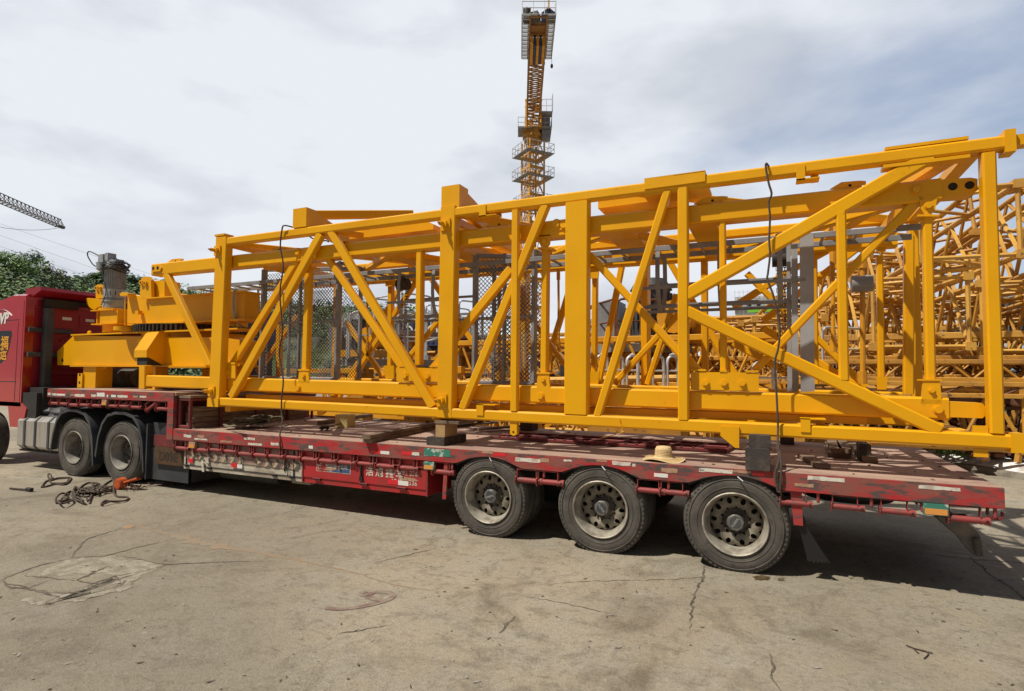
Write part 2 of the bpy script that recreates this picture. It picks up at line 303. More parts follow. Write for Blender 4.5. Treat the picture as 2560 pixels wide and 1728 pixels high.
CR = [([(305, 1320), (215, 1350), (185, 1380), (172, 1396)], .035), ([(172, 1396), (265, 1388), (330, 1372), (420, 1349)], .035), ([(290, 1388), (340, 1396), (415, 1412), (520, 1408), (680, 1402)], .03),
      ([(415, 1412), (350, 1432), (250, 1466), (150, 1490), (110, 1508)], .045), ([(172, 1396), (80, 1420), (0, 1452)], .035), ([(0, 1452), (30, 1468), (100, 1484), (150, 1500)], .05), ([(60, 1440), (130, 1446), (190, 1452)], .03),
      ([(190, 1452), (270, 1418), (285, 1420)], .06), ([(180, 1446), (250, 1462), (210, 1480), (120, 1480)], .035), ([(205, 1470), (290, 1440), (300, 1460)], .03), ([(130, 1446), (75, 1470), (20, 1456)], .025),
      ([(480, 1382), (640, 1345), (800, 1300)], .0), ([(930, 1410), (1095, 1370)], .022), ([(1060, 1390), (1230, 1330)], .0),
      ([(1760, 1405), (1752, 1450), (1740, 1510), (1722, 1575)], .035), ([(1310, 1467), (1500, 1455), (1750, 1445), (1830, 1440)], .012), ([(1915, 1625), (1935, 1670), (1928, 1700), (1950, 1728), (1960, 1760)], .028),
      ([(2420, 1385), (2480, 1440), (2560, 1495), (2640, 1550)], .035), ([(2250, 1380), (2430, 1398), (2560, 1408), (2700, 1418)], .03), ([(1285, 1540), (1260, 1560), (1245, 1583)], .05),
      ([(840, 1588), (930, 1570), (985, 1560)], .02), ([(560, 1310), (680, 1290), (790, 1262)], .01), ([(1300, 1490), (1420, 1510), (1560, 1545)], .012), ([(2265, 1615), (2310, 1630), (2330, 1640)], .012)]
for i, (p, w) in enumerate(CR):
    if w: crack(p, w*.62, 100+i)
def patch(pts, mt, name, z=.002, seed=1, sub=9, j=.03, kind='structure'):
    rr = random.Random(seed); P = [G(x, y) for x, y in pts]; Q = []
    for i in range(len(P)):
        a, c = P[i], P[(i+1) % len(P)]
        for k in range(sub): Q.append(a.lerp(c, k/sub)+Vector((rr.uniform(-j, j), rr.uniform(-j, j), 0)))
    b = MB(); b.add([q+Vector((0, 0, z)) for q in Q], [list(range(len(Q)))]); return tag(b.build(name, mt, smooth=0), kind=kind)
patch([(165, 1402), (285, 1390), (410, 1414), (300, 1440), (240, 1432), (130, 1440), (80, 1442)], SPALL, 'broken_concrete', seed=3)
patch([(300, 1440), (400, 1418), (330, 1450), (240, 1480), (140, 1512), (90, 1515), (60, 1498), (120, 1490), (200, 1478), (270, 1458)], SPALL, 'broken_concrete', seed=4)
patch([(290, 1470), (300, 1460), (340, 1445), (330, 1470), (200, 1505), (100, 1512)], SPALL, 'broken_concrete', z=.0034, seed=5)
STAINO = mat('orange_dust_stain', (.265, .18, .11), .95, col2=(.23, .195, .148), scale=3, lo=.35, hi=.6); STAINP = mat('faded_maroon_spray_paint', (.165, .105, .088), .9, col2=(.23, .19, .15), scale=11, lo=.40, hi=.56)
OIL = mat('oil_stain', (.07, .045, .02), .5, col2=(.14, .10, .06), scale=8)
crack([(180, 1275), (300, 1302), (420, 1335), (560, 1368), (700, 1392), (850, 1425), (980, 1460), (1100, 1482)], .05, 300, 'dust_streak', STAINO, .0016, .35)
crack([(400, 1332), (480, 1352), (540, 1364), (610, 1377)], .16, 302, 'dust_streak', STAINO, .0022, .35)
patch([(305, 1319), (318, 1313), (338, 1314), (330, 1320), (312, 1324)], mat('orange_spill', (.30, .19, .10), .9, col2=(.25, .20, .14), scale=14), 'paint_spill', .0028, 9, 4, .01)
patch([(1880, 1442), (1905, 1438), (1925, 1443), (1920, 1452), (1890, 1451)], OIL, 'oil_stain', .003, 10, 5, .012); patch([(1945, 1446), (1962, 1446), (1960, 1453), (1948, 1452)], OIL, 'oil_stain', .003, 11, 4, .01)
pm = MB(); pts = [(815, 1520), (860, 1522), (925, 1512), (968, 1500), (982, 1490), (975, 1482), (950, 1479), (928, 1483), (922, 1491), (940, 1499), (955, 1498)]
pm.path([G(x, y, .004) for x, y in pts], .03, n=6, sub=6, flat=(.028, .002)); tag(pm.build('spray_paint_mark', STAINP), kind='structure')
pm = MB(); pm.path([G(x, y, .004) for x, y in [(925, 1490), (905, 1488), (905, 1482), (918, 1479)]], .03, n=6, sub=6, flat=(.018, .002)); tag(pm.build('spray_paint_mark', STAINP), kind='structure')
# small litter: leaves, stones (one object of uncountable bits)
rr = random.Random(5); b = MB()
for i in range(170):
    x = rr.uniform(0, 2560); y = 1210+520*rr.random()**.8; p = G(x, y)
    if i % 3 == 0: s = rr.uniform(.008, .018); b.sphere(p+vec(0, 0, .002), s, 6, (1, .7, .5))
    else:
        a = rr.uniform(0, 6.3); s = rr.uniform(.008, .022); d = vec(math.cos(a), math.sin(a), 0)*s*1.6; e = vec(-math.sin(a), math.cos(a), 0)*s*.5
        b.add([p-d+vec(0, 0, .006), p-e+vec(0, 0, .004), p+d+vec(0, 0, .012), p+e+vec(0, 0, .004)], [[0, 1, 2, 3]])
tag(b.build('ground_litter', mat('litter_brown', (.10, .075, .05), .9, col2=(.30, .28, .25), scale=2, lo=.5, hi=.55), nrm=False), 'scattered small stones and dead leaves on the concrete yard', 'litter', kind='stuff')
# ================================================================== semi-trailer
Y0, Y1, ZD, ZG = 5.79, 8.55, .963, 1.52
XR = V(2511, 1213, Y0).x; XL = -8.40; XG = -11.87
TR = empty('semi_trailer', (-4, 7.2, 0), 'long red drop-deck semi-trailer carrying the yellow crane frames, worn tan deck', 'trailer')
WX = [-.338-1.31*i for i in range(3)]; WZ, WR = .441, .478
def rail():
    zb, zt = ZD-.165, ZD-.004; top = [(XL, zt), (XR, zt)]; bot = [(XR, zb)]
    for x in WX:
        for i in range(13):
            t = (i-6)/6*.42; X = x-t; bot.append((X, max(zb, math.sqrt(.85**2-t*t)+.05) if abs(t) < .415 else zb))
    bot.append((XL, zb)); b = MB(); b.prism([(x, Y0, z) for x, z in top+bot], (0, .07, 0))
    o = b.build('side_rail', REDR, TR, smooth=20)
    b = MB(); b.prism([(x, Y1+.07, z) for x, z in top+bot], (0, -.07, 0)); b.build('side_rail', REDR, TR, smooth=20)
    return o
RAIL = rail()
b = MB(); b.box((XL, Y0+.012, ZD-.05), (XR-.012, Y1, ZD)); b.build('deck', DECK, TR, smooth=0)
b = MB(); b.box((XR-.07, Y0+.07, ZD-.165), (XR, Y1, ZD-.053)); b.build('rear_crossmember', REDR, TR)
for x in WX:                      # mudguard arches under the rail
    b = MB(); prof = []
    for i in range(17):
        t = (i-8)/8*.42; z = math.sqrt(.85**2-t*t)+.05; prof.append((x+t, z))
    vs = [(X, Y0+.02, z-.003) for X, z in prof]+[(X, Y0+.62, z-.003) for X, z in prof]+[(X, Y0+.02, z-.018) for X, z in prof]+[(X, Y0+.62, z-.018) for X, z in prof]
    fs = [];
    for i in range(16): fs += [[i, i+1, 18+i, 17+i], [34+i, 35+i, 52+i, 51+i], [i, i+1, 35+i, 34+i]]
    b.add(vs, fs); b.build('wheel_arch', DARK, TR)
    b = MB(); p = vec(x+.03, Y0-.01, ZD-.072); b.cyl(p, p+vec(.05, -.05, -.03), .006, 6); b.build('hook_pin', GALV, TR)
# gooseneck
b = MB(); b.box((XG, Y0+.012, ZG-.05), (XL+.02, Y1, ZG)); b.build('gooseneck_deck', DECK, TR, smooth=0)
for y in (Y0, Y1-.07):
    b = MB(); b.box((XG, y, ZG-.145), (XL-.015, y+.075, ZG-.004)); b.build('gooseneck_rail', REDR, TR)
b = MB(); b.box((XG, Y0+.08, ZG-.145), (XG+.07, Y1-.08, ZG-.054)); b.build('gooseneck_crossmember', REDR, TR)
for y in (Y0-.004, Y1-.066):
    b = MB(); b.box((XL-.15, y, ZD-.17), (XL-.012, y+.14, ZG-.15)); b.prism([(XL-.15, y, ZG-.15), (XL-.012, y, ZG-.15), (XL-.012, y, ZG-.004), (XL-.15, y, ZG-.004)], (0, .14, 0)); b.build('gooseneck_post', REDR, TR)
b = MB(); b.box((XL-.012, Y0+.05, ZD+.003), (XL+.0, Y1-.05, ZG-.055)); b.build('step_wall', REDD, TR)
# rack frame at the step
b = MB()
for x in (XL+.035, XL+.27): b.tube((x, Y0+.08, ZD), (x, Y0+.08, ZG-.09), .045, .045)
b.tube((XL+.01, Y0+.08, ZG-.11), (XL+.30, Y0+.08, ZG-.11), .05, .04); b.tube((XL+.01, Y0+.08, ZD+.03), (XL+.30, Y0+.08, ZD+.03), .04, .05)
for y in (6.4, 7.1, 7.8, 8.4): b.tube((XL+.27, y, ZD), (XL+.27, y, ZG-.09), .045, .045); b.tube((XL+.02, y-.3, ZD+.03), (XL+.27, y+.1, ZG-.1), .03, .03)
b.tube((XL+.27, Y0+.10, ZG-.11), (XL+.27, Y1-.1, ZG-.11), .05, .04); b.build('timber_rack', REDD, TR)
b = MB(); b.box((XL+.02, Y0+.05, ZG-.085), (XL+.30, Y1-.05, ZG-.045)); b.build('rack_shelf', WOOD, TR)
# chassis
b = MB()
for y in (6.62, 7.72):
    b.box((XL, y-.07, .56), (.2, y+.07, ZD-.06)); b.box((.2, y-.07, .72), (XR-.1, y+.07, ZD-.06)); b.box((XG+.3, y-.07, ZG-.42), (XL, y+.07, ZG-.06)); b.box((XL-.3, y-.075, .62), (XL+.1, y+.075, ZG-.07))
for i in range(26): x = XL+.2+i*.385; b.box((x, Y0+.08, ZD-.15), (x+.06, Y1-.08, ZD-.053))
for i in range(8): x = XG+.2+i*.42; b.box((x, Y0+.08, ZG-.15), (x+.06, Y1-.08, ZG-.053))
for x in WX: b.box((x-.09, 6.0, .38), (x+.09, 8.4, .50)); b.box((x-.5, 6.5, .50), (x+.5, 6.60, .62)); b.box((x-.25, 6.46, .42), (x+.25, 6.70, .6))
b.box((XL+.3, 6.7, .40), (-2.4, 7.6, .56)); b.build('chassis', DARK, TR, smooth=0)
# wheels
def wheel_meshes(R_=WR, rr_=.295, W_=.27, dish=.155, hubr=.075, hubl=.05, holes=10, flat=True):
    t = MB(); prof = [(.035, rr_-.012), (.012, rr_+.004), (.004, rr_+.03), (0, rr_+.08), (.002, R_-.075), (.012, R_-.05), (.022, R_-.022), (.05, R_-.002)]
    for k in range(4): o = .05+(W_-.1)*(k+1)/5; prof += [(o-.006, R_), (o-.003, R_-.014), (o+.003, R_-.014), (o+.006, R_)]
    prof += [(W_-.05, R_-.002), (W_-.02, R_-.03), (W_, R_-.09), (W_, rr_+.03), (W_-.03, rr_-.012)]
    t.lathe((0, 0, 0), (0, 1, 0), prof, 72)
    # tread blocks on the shoulder and raised rings on the side wall
    for k in range(60):
        a = k/60*2*math.pi; c = vec(math.cos(a), 0, math.sin(a)); s = vec(-math.sin(a), 0, math.cos(a))
        p = c*(R_-.030)+vec(0, .017, 0); t.tube(p-s*.011, p+s*.011, .012, .018, up=c, ch=.003)
    for q in (R_-.06, rr_+.05): t.lathe((0, 0, 0), (0, 1, 0), [(.004, q-.005), (-.003, q), (.004, q+.005)], 72)
    if flat:
        for v in t.v:
            if v.z < -WZ+.001: v.y -= (-WZ-v.z)*.5 if v.y < .1 else 0; v.z = -WZ+.001
    r = MB(); r.lathe((0, 0, 0), (0, 1, 0), [(.03, rr_-.006), (-.004, rr_+.002), (-.010, rr_-.006), (-.004, rr_-.016), (.02, rr_-.024), (.05, rr_-.030), (.085, rr_-.045), (dish-.012, rr_-.055)], 64)
    r.mi = 1; RI, RO = .125, rr_-.055    # disc with real hand holes
    n = holes; ro, rw = .200, .030; K = 12
    def disc_y(q): return dish-.012+.0*(q)-.03*math.sin(math.pi*(q-RI)/(RO-RI)) if q > RI else dish-.012
    ring = n*8
    hv = []
    for k in range(n):
        a0 = 2*math.pi*(k+.5)/n; c = vec(math.cos(a0)*ro, 0, math.sin(a0)*ro); hol = []
        for j in range(K):
            u = 2*math.pi*j/K; d = vec(math.cos(a0), 0, math.sin(a0))*math.cos(u)*rw+vec(-math.sin(a0), 0, math.cos(a0))*math.sin(u)*rw*.8; hol.append(c+d)
        # sector outline: inner arc, outer arc sampled so that it pairs with the hole ring
        outl = []
        half = math.pi/n
        for j in range(K):
            u = 2*math.pi*j/K; cu, su = math.cos(u), math.sin(u); m_ = max(abs(cu), abs(su)); x, y = cu/m_, su/m_
            q = (RI+RO)/2+(RO-RI)/2*x; an = a0+half*y; outl.append(vec(math.cos(an)*q, 0, math.sin(an)*q))
        vs = [v+vec(0, disc_y(v.length), 0) for v in hol]+[v+vec(0, disc_y(v.length), 0) for v in outl]+[v+vec(0, disc_y(v.length)+.03, 0) for v in hol]
        r.add(vs, [[j, (j+1) % K, K+(j+1) % K, K+j] for j in range(K)]+[[j, (j+1) % K, 2*K+(j+1) % K, 2*K+j] for j in range(K)])
    r.lathe((0, 0, 0), (0, 1, 0), [(dish-.012, RI), (dish+.03, RI)], 40)
    r.mi = 2; r.lathe((0, 0, 0), (0, 1, 0), [(W_*.8, rr_-.03), (W_*.8, .02)], 24)
    h = MB(); h.lathe((0, 0, 0), (0, 1, 0), [(dish+.05, .135), (dish-.0, .13), (dish-.015, .11), (dish-.03, .085), (dish-hubl-.02, .078), (dish-hubl-.03, .070)], 32)
    for k in range(10):
        a = 2*math.pi*k/10; c = vec(math.cos(a)*.118, dish-.04, math.sin(a)*.118); h.cyl(c, c+vec(0, .06, 0), .010, 6)
    for k in range(6):
        a = 2*math.pi*k/6+.2; c = vec(math.cos(a), 0, math.sin(a)); h.tube(c*.07+vec(0, dish-.015, 0), c*.11+vec(0, dish-.0, 0), .008, .016, up=(0, 1, 0), ch=.002)
    h.mi = 1; h.lathe((0, 0, 0), (0, 1, 0), [(dish-hubl-.02, .079), (dish-hubl-.045, .079), (dish-hubl-.05, .072), (dish-hubl-.05, .0)], 8)
    h.mi = 2; h.lathe((0, 0, 0), (0, 1, 0), [(dish-hubl-.0515, .052), (dish-hubl-.0515, .0)], 24)
    return t, r, h
def make_wheel(parent, c, rot=0, **k):
    t, r, h = wheel_meshes(**k); c = Vector(c)
    w = t.build('wheel', TYRE, parent, org=(0, 0, 0)); place(w, c)
    a = r.build('rim', [RIM, DISC, BLACK], w, org=(0, 0, 0)); a.location = (0, 0, 0); a['_w'] = list(c)
    e = h.build('hub', [RIMD, HUB, PLAST], w, org=(0, 0, 0)); e.location = (0, 0, 0); e['_w'] = list(c)
    a.rotation_euler.y = rot; e.rotation_euler.y = rot*1.7
    return w, e
HUBW = mat('hub_lettering', (.32, .32, .31), .5)
for i, x in enumerate(WX):
    w, e = make_wheel(TR, (x, Y0+.012, WZ), rot=i*1.3+.35)
    text_mesh('FUWA', .034, vec(x, Y0+.012+.155-.05-.053, WZ), (math.cos(i*1.9-1), 0, -math.sin(i*1.9-1)), (math.sin(i*1.9-1), 0, math.cos(i*1.9-1)), HUBW, 'lettering', w, .0006)
    for y in (Y0+.34, Y1-.61, Y1-.28):
        t, r, h = wheel_meshes(); w2 = t.build('wheel', TYRE, TR, org=(0, 0, 0)); place(w2, (x, y, WZ))
b = MB(); b.lathe((0, 0, 0), (0, 0, 1), [(0, .25), (-.02, .30), (-.02, .42), (.03, .47), (.2, .47), (.25, .42), (.25, .28)], 40); w = b.build('spare_wheel', BLACK, TR, org=(0, 0, 0)); place(w, (V(2115, 1262, 7.0).x, 7.0, .60))
# strap winches under the rail
def make_winch():
    b = MB(); w = .105
    for s in (-w, w): b.box((s-.004, -.022, -.145), (s+.004, .03, 0))
    b.box((-w, -.022, -.012), (w, .03, -.004))
    o = b.build('strap_winch', REDW, TR, org=(0, 0, 0))
    d = MB(); d.cyl((-w-.012, 0, -.115), (w+.06, 0, -.115), .027, 12); d.cyl((w+.03, 0, -.115), (w+.062, 0, -.115), .033, 10); d.cyl((-w-.016, 0, -.115), (-w-.006, 0, -.115), .045, 14)
    for k in range(12):
        a = k*math.pi/6; d.box((-w-.016, math.cos(a)*.045-.006, -.115+math.sin(a)*.045-.006), (-w-.006, math.cos(a)*.045+.006, -.115+math.sin(a)*.045+.006))
    d.mi = 1; d.cyl((w+.038, -.034, -.115), (w+.038, -.0335, -.115), .011, 8); d.cyl((w+.0622, 0, -.115), (w+.0626, 0, -.115), .012, 8)
    e = d.build('drum', [REDW, BLACK], o, org=(0, 0, 0)); e.location = (0, 0, 0); return o
WN = make_winch(); first = True; rr = random.Random(2)
wp = [(454, 1112), (503, 1118), (537, 1121), (573, 1124), (612, 1128), (650, 1132), (687, 1135), (731, 1140), (771, 1143), (815, 1147), (863, 1151), (911, 1156), (960, 1159), (1019, 1163), (1105, 1170), (1318, 1187), (1371, 1189), (1621, 1214), (1680, 1222), (1983, 1245), (2112, 1256), (2235, 1267), (2411, 1282)]
gp = [137, 160, 184.5, 210.5, 241, 281, 309, 339.5, 373, 405.5]
for (px, py) in wp+[(g, None) for g in gp]:
    if py: p = V(px, py, Y0+.03); z = ZD-.168
    else: p = V(px, 1005, Y0+.03); z = ZG-.15
    o = WN if first else copy_tree(WN, TR); first = False; o.location = vec(p.x, Y0+.035, z)-WL(TR)
    if px == 373: o.rotation_euler.y = -.5
    o.scale = (rr.uniform(.9, 1.1),)*3
    if py and px not in (1371, 1680):
        b = MB(); q = vec(p.x+.2 if px > 1200 else p.x+.14, Y0+.03, z); b.cyl(q+vec(0, 0, .01), q-vec(0, 0, .075), .014, 8); b.sphere(q-vec(0, 0, .075), .014, 8); b.build('rope_hook', REDW, TR)
for px in (470, 2460): # end hook at the tail
    if px > 2000: b = MB(); q = vec(XR-.10, Y0+.04, ZD-.17); b.path([q, q+vec(0, 0, -.06), q+vec(.05, 0, -.09), q+vec(.09, 0, -.07), q+vec(.09, 0, -.03)], .012); b.build('rope_hook', REDD, TR)
def marker(px, py, z, two=True, w=.14):
    p = V(px, py, Y0); b = MB(); b.box((p.x-w/2, Y0-.012, z-.10), (p.x+w/2, Y0+.03, z-.005)); b.mi = 1; b.box((p.x-w/2+.008, Y0-.018, z-.092), (p.x+w/2-.008, Y0-.0125, z-.045)); b.build('marker_light', [GREENS if two else BROWNS, ORANGE], TR)
marker(1073, 1163, ZD-.17); marker(481, 1113, ZD-.17, False); marker(2339, 1272, ZD-.165, True, .17); marker(262, 1005, ZG-.15, False, .13)
# stickers and reflectors along the rails
def sticker(x0, y0, x1, y1, mt, Yp=None, name='reflective_sticker', torn=.12, seed=0, parent=TR):
    Yp = Y0-.0025 if Yp is None else Yp; rr = random.Random(int(x0*7+y0)); P = []
    C4 = [V(x0, y0, Yp), V(x1, y0+(x1-x0)*SLP(x0, y0), Yp), V(x1, y1+(x1-x0)*SLP(x0, y1), Yp), V(x0, y1, Yp)]
    h = (C4[0]-C4[3]).length
    for i in range(4):
        a, c = C4[i], C4[(i+1) % 4]; k = 5 if i % 2 == 0 else 3
        for j in range(k): P.append(a.lerp(c, j/k)+vec(rr.uniform(-1, 1), 0, rr.uniform(-1, 1))*h*torn)
    b = MB(); b.prism(P, (0, .0015, 0)); b.build(name, mt, parent, smooth=0)
def SLP(x, y): return (y-919)/(x+1853)
Z1 = lambda x, y: (400+x*.3184, 940+y*.3184); Z2 = lambda x, y: (1080+x*.2926, 1000+y*.2926); Z3 = lambda x, y: (1680+x*.3787, 1000+y*.3787); Z8 = lambda x, y: (100+x*.2167, 960+y*.2167)
for F, L_ in ((Z1, [(185, 460, 245, 481, WORN), (270, 487, 370, 500, WORN), (475, 505, 565, 520, BROWNS), (660, 482, 745, 500, WORN), (690, 525, 800, 541, WORN), (870, 522, 930, 545, WORN), (1167, 546, 1200, 570, WHITE),
        (1655, 583, 1730, 608, REDS), (1731, 588, 1800, 612, WHITE), (1900, 592, 1976, 618, REDS), (1978, 598, 2035, 624, WORN), (2070, 567, 2280, 625, GREENS), (295, 462, 345, 484, BROWNS), (2285, 700, 2300, 730, REDW)]),
    (Z2, [(425, 432, 520, 455, BROWNS), (525, 450, 630, 476, REDS), (712, 490, 925, 524, WORN), (926, 498, 1000, 530, BROWNS), (1125, 508, 1195, 524, WORN), (1405, 507, 1495, 527, BROWNS), (1540, 522, 1695, 556, WORN), (1712, 545, 1740, 570, WORN), (1958, 580, 2095, 616, BROWNS), (1897, 624, 2015, 656, WHITE), (2280, 590, 2330, 615, WORN)]),
    (Z3, [(180, 449, 400, 472, WORN), (405, 461, 520, 478, BROWNS), (530, 480, 610, 500, REDS), (895, 501, 1140, 526, WORN), (1628, 561, 1905, 585, WORN), (810, 548, 935, 570, BROWNS)]),
    (Z8, [(90, 102, 125, 128, WORN), (135, 108, 185, 132, WORN), (190, 112, 290, 134, WHITE), (350, 118, 395, 138, BROWNS), (400, 115, 515, 144, WORN), (590, 120, 645, 148, WORN), (655, 100, 745, 146, WHITE), (770, 125, 785, 152, WHITE), (820, 125, 875, 152, WHITE), (890, 130, 1010, 156, WORN), (1075, 135, 1130, 158, BROWNS), (1150, 137, 1225, 158, WORN)])):
    for (a, c, d, e, mt) in L_:
        p = F(a, c); q = F(d, e); sticker(p[0], p[1], q[0], q[1], mt, torn=.04 if mt in (WHITE, REDS) else .10)
# tool boxes
YB = Y0+.06
def toolboxes():
    xa, xb, xc = V(461, 1125, YB).x, V(757, 1180, YB).x, V(1070, 1220, YB).x; z0, z1 = .365, .775
    b = MB(); b.box((xa, YB, z0), (xb-.01, YB+.55, z1)); o = b.build('tool_box', WBOX, TR, label='battered white tool box with chevron band')
    b = MB(); b.box((xa+.07, YB-.012, z0+.16), (xb-.17, YB-.001, z1-.005)); b.build('worn_band', MAROON, o)
    b = MB(); b.box((xa+.004, YB-.010, z0+.055), (xb-.02, YB-.001, z0+.065)); b.box((xa+.06, YB-.016, z0+.06), (xa+.07, YB-.001, z1)); b.box((xb-.16, YB-.016, z0+.06), (xb-.148, YB-.001, z1)); b.box((xa+.07, YB-.019, z1-.11), (xb-.17, YB-.013, z1-.10)); b.build('panel_seam', DARK, o)
    n = 13; zc = z0+.21
    for k in range(n):
        x = xa+.14+(xb-xa-.34)*k/(n-1)
        if k == 7: continue
        for dx, mt in ((0, TANCH), (.055, CHEV)):
            X = x+dx; w = .05; b = MB(); P = [(X, zc+.055), (X+w, zc+.055), (X+w+.05, zc), (X+w, zc-.055), (X, zc-.055), (X+.05, zc)]
            b.prism([(p, YB-.0145, q) for p, q in P], (0, .0018, 0)); b.build('chevron', mt, o, smooth=0)
    for x, m_ in ((xa+.12, REDS), (xa+1.06, REDS)): b = MB(); b.box((x, YB-.022, zc-.11), (x+.11, YB-.017, zc-.05)); b.build('reflector', m_, o)
    b = MB(); b.box((xa+1.18, YB-.022, zc-.115), (xa+1.28, YB-.017, zc-.06)); b.build('reflector', WHITE, o)
    for x in (xa+.55, xb-.22, xb-.55, xa+.04):
        b = MB(); b.box((x, YB-.02, z0+.03), (x+.08, YB-.002, z0+.06)); b.cyl((x, YB-.02, z0+.06), (x+.08, YB-.02, z0+.06), .008, 6); b.build('hinge', DARK, o)
    b = MB(); b.tube((xb-.30, YB-.03, z0+.12), (xb-.30, YB-.03, z1-.02), .02, .012); b.path([(xb-.27, YB-.03, z0+.22), (xb-.26, YB-.035, z0+.15), (xb-.29, YB-.03, z0+.1)], .006); b.build('latch', DARK, o)
    b = MB(); b.prism([(xa+.42, YB-.024, z0+.16), (xa+.47, YB-.03, z0+.15), (xa+.50, YB-.03, z0-.01), (xa+.45, YB-.03, z0-.01)], (0, .002, 0)); b.prism([(xa+.48, YB-.024, z0+.2), (xa+.58, YB-.03, z0+.19), (xa+.59, YB-.028, z0+.12), (xa+.52, YB-.026, z0+.13)], (0, .002, 0)); b.build('torn_paper', WORN, o)
    b = MB(); b.box((xb, YB, z0), (xc, YB+.55, z1)); o = b.build('tool_box', REDBOX, TR, label='red tool box with painted characters')
    xm = V(905, 1200, YB).x
    for x0, x1 in ((xb+.03, xm-.02), (xm+.03, xc-.02)):
        b = MB(); b.box((x0, YB-.014, z0+.075), (x1, YB-.001, z1-.10), 0); b.build('door', REDBOX, o)
    b = MB(); b.box((xb, YB-.03, z1-.075), (xc+.01, YB-.001, z1-.06)); b.box((xc-.012, YB-.02, z0-.004), (xc+.004, YB-.0005, z1)); b.box((xb+.0, YB-.02, z0+.01), (xb+.02, YB-.001, z1)); b.build('frame_edge', REDW, o)
    for x in (xb+.22, xm-.01, xc-.42):
        b = MB(); b.box((x, YB-.028, z0+.045), (x+.11, YB-.004, z0+.072)); b.cyl((x-.01, YB-.028, z0+.073), (x+.12, YB-.028, z0+.073), .009, 6); b.build('hinge', REDD, o)
    b = MB(); b.tube((xm+.005, YB-.03, z0+.13), (xm+.005, YB-.03, z1-.09), .03, .02); b.box((xm-.02, YB-.04, z0+.1), (xm+.03, YB-.02, z0+.16)); b.build('latch', DARK, o)
    # company plate and painted writing
    p0, p1 = V(793, 1178, YB), V(878, 1190, YB); zc = z1-.165
    b = MB(); b.box((p0.x, YB-.0165, zc-.075), (p1.x, YB-.0142, zc+.055)); b.mi = 1; b.box((p0.x+.006, YB-.0172, zc-.069), (p0.x+.23, YB-.0166, zc+.049)); b.build('name_plate', [WORN, REDBOX], o)
    b = MB(); b.box((p0.x+.20, YB-.0182, zc-.068), (p1.x-.008, YB-.0173, zc+.048)); b.build('blue_panel', BLUES, o)
    TX = mat('faded_white_paint', (.62, .56, .50), .7, col2=(.45, .20, .18), scale=24, lo=.5, hi=.58)
    text_mesh('长', .11, (p0.x+.06, YB-.0185, zc-.01), (1, 0, 0), (0, 0, 1), TX, 'lettering', o, .002)
    text_mesh('制造有限公司', .062, (p1.x-.23, YB-.0195, zc+.0), (1, 0, 0), (0, 0, 1), TX, 'lettering', o, .0008)
    b = MB(); b.prism([(p0.x+.13, YB-.0195, zc-.05), (p0.x+.24, YB-.0195, zc-.055), (p0.x+.36, YB-.0195, zc-.03), (p0.x+.32, YB-.0195, zc), (p0.x+.2, YB-.0195, zc-.01)], (0, .001, 0)); b.build('bare_patch', BROWNS, o)
    for k, ch in enumerate('浩旭挂车'): text_mesh(ch, .125, (xm+.13+k*.155, YB-.0155, z1-.185), (1, 0, 0), (0, 0, 1), TX, 'lettering', o, .003)
    text_mesh('1327592 336', .085, (xc-.36, YB-.0155, z1-.16), (1, 0, 0), (0, 0, 1), TX, 'lettering', o, .0)
    text_mesh('1747    336', .085, (xc-.34, YB-.0155, z1-.275), (1, 0, 0), (0, 0, 1), TX, 'lettering', o, .0)
    b = MB(); b.prism([(xc-.42, YB-.017, z1-.2), (xc-.2, YB-.017, z1-.21), (xc-.12, YB-.017, z1-.235), (xc-.25, YB-.017, z1-.25), (xc-.42, YB-.017, z1-.24)], (0, .001, 0)); b.build('bare_patch', BROWNS, o)
    for x, m_ in ((xm+.42, REDS), (xm+.575, WHITE)): b = MB(); b.box((x, YB-.0185, z0+.10), (x+.15, YB-.0145, z0+.155)); b.build('reflector', m_, o)
    b = MB(); b.tube((V(1112, 1200, Y0).x, Y0+.03, ZD-.17), (V(1112, 1200, Y0).x-.02, Y0+.03, .36), .055, .02, up=(0, 1, 0)); b.build('flap_bracket', REDR, TR)
    # things slung under the boxes
    b = MB(); b.cyl((xa+.5, YB+.35, .33), (xa+1.7, YB+.35, .33), .13, 16); b.build('air_tank', DARK, TR); b = MB(); b.box((xb-.45, YB+.25, .27), (xb-.1, YB+.6, .37)); b.build('battery_tray', WBOX, TR)
toolboxes()
# rear mud flap, bracket and bumper
xm = V(1990, 1260, Y0).x
b = MB(); b.prism([(xm-.045, Y0+.03, ZD-.17), (xm+.05, Y0+.03, ZD-.17), (xm+.055, Y0+.03, .49), (xm-.02, Y0+.03, .49)], (0, .02, 0)); b.build('flap_bracket', REDR, TR)
P = [(xm-.02, .62), (xm+.05, .62), (xm+.10, .45), (xm+.20, .28)]; q = [(xm+.27, .17), (xm+.245, .165), (xm+.25, .185), (xm+.225, .16), (xm+.22, .18), (xm+.20, .155), (xm+.19, .178), (xm+.165, .155), (xm+.16, .175), (xm+.135, .15), (xm+.12, .17), (xm+.09, .16), (xm+.06, .3), (xm+.02, .48)]
b = MB(); b.prism([(x, Y0+.05+.1*(.6-z), z) for x, z in P+q], (0, .015, 0)); b.build('mud_flap', BLACK, TR)
b = MB(); P = [(2341, 1292), (2422, 1292), (2424, 1314), (2449, 1337), (2458, 1367), (2437, 1392), (2426, 1379), (2394, 1341)]
b.prism([V(x, y, 6.05) for x, y in P], (0, .12, 0)); c = V(2438, 1352, 6.05); b.tube((c.x, 6.17, c.z), (c.x, 8.2, c.z), .10, .12)
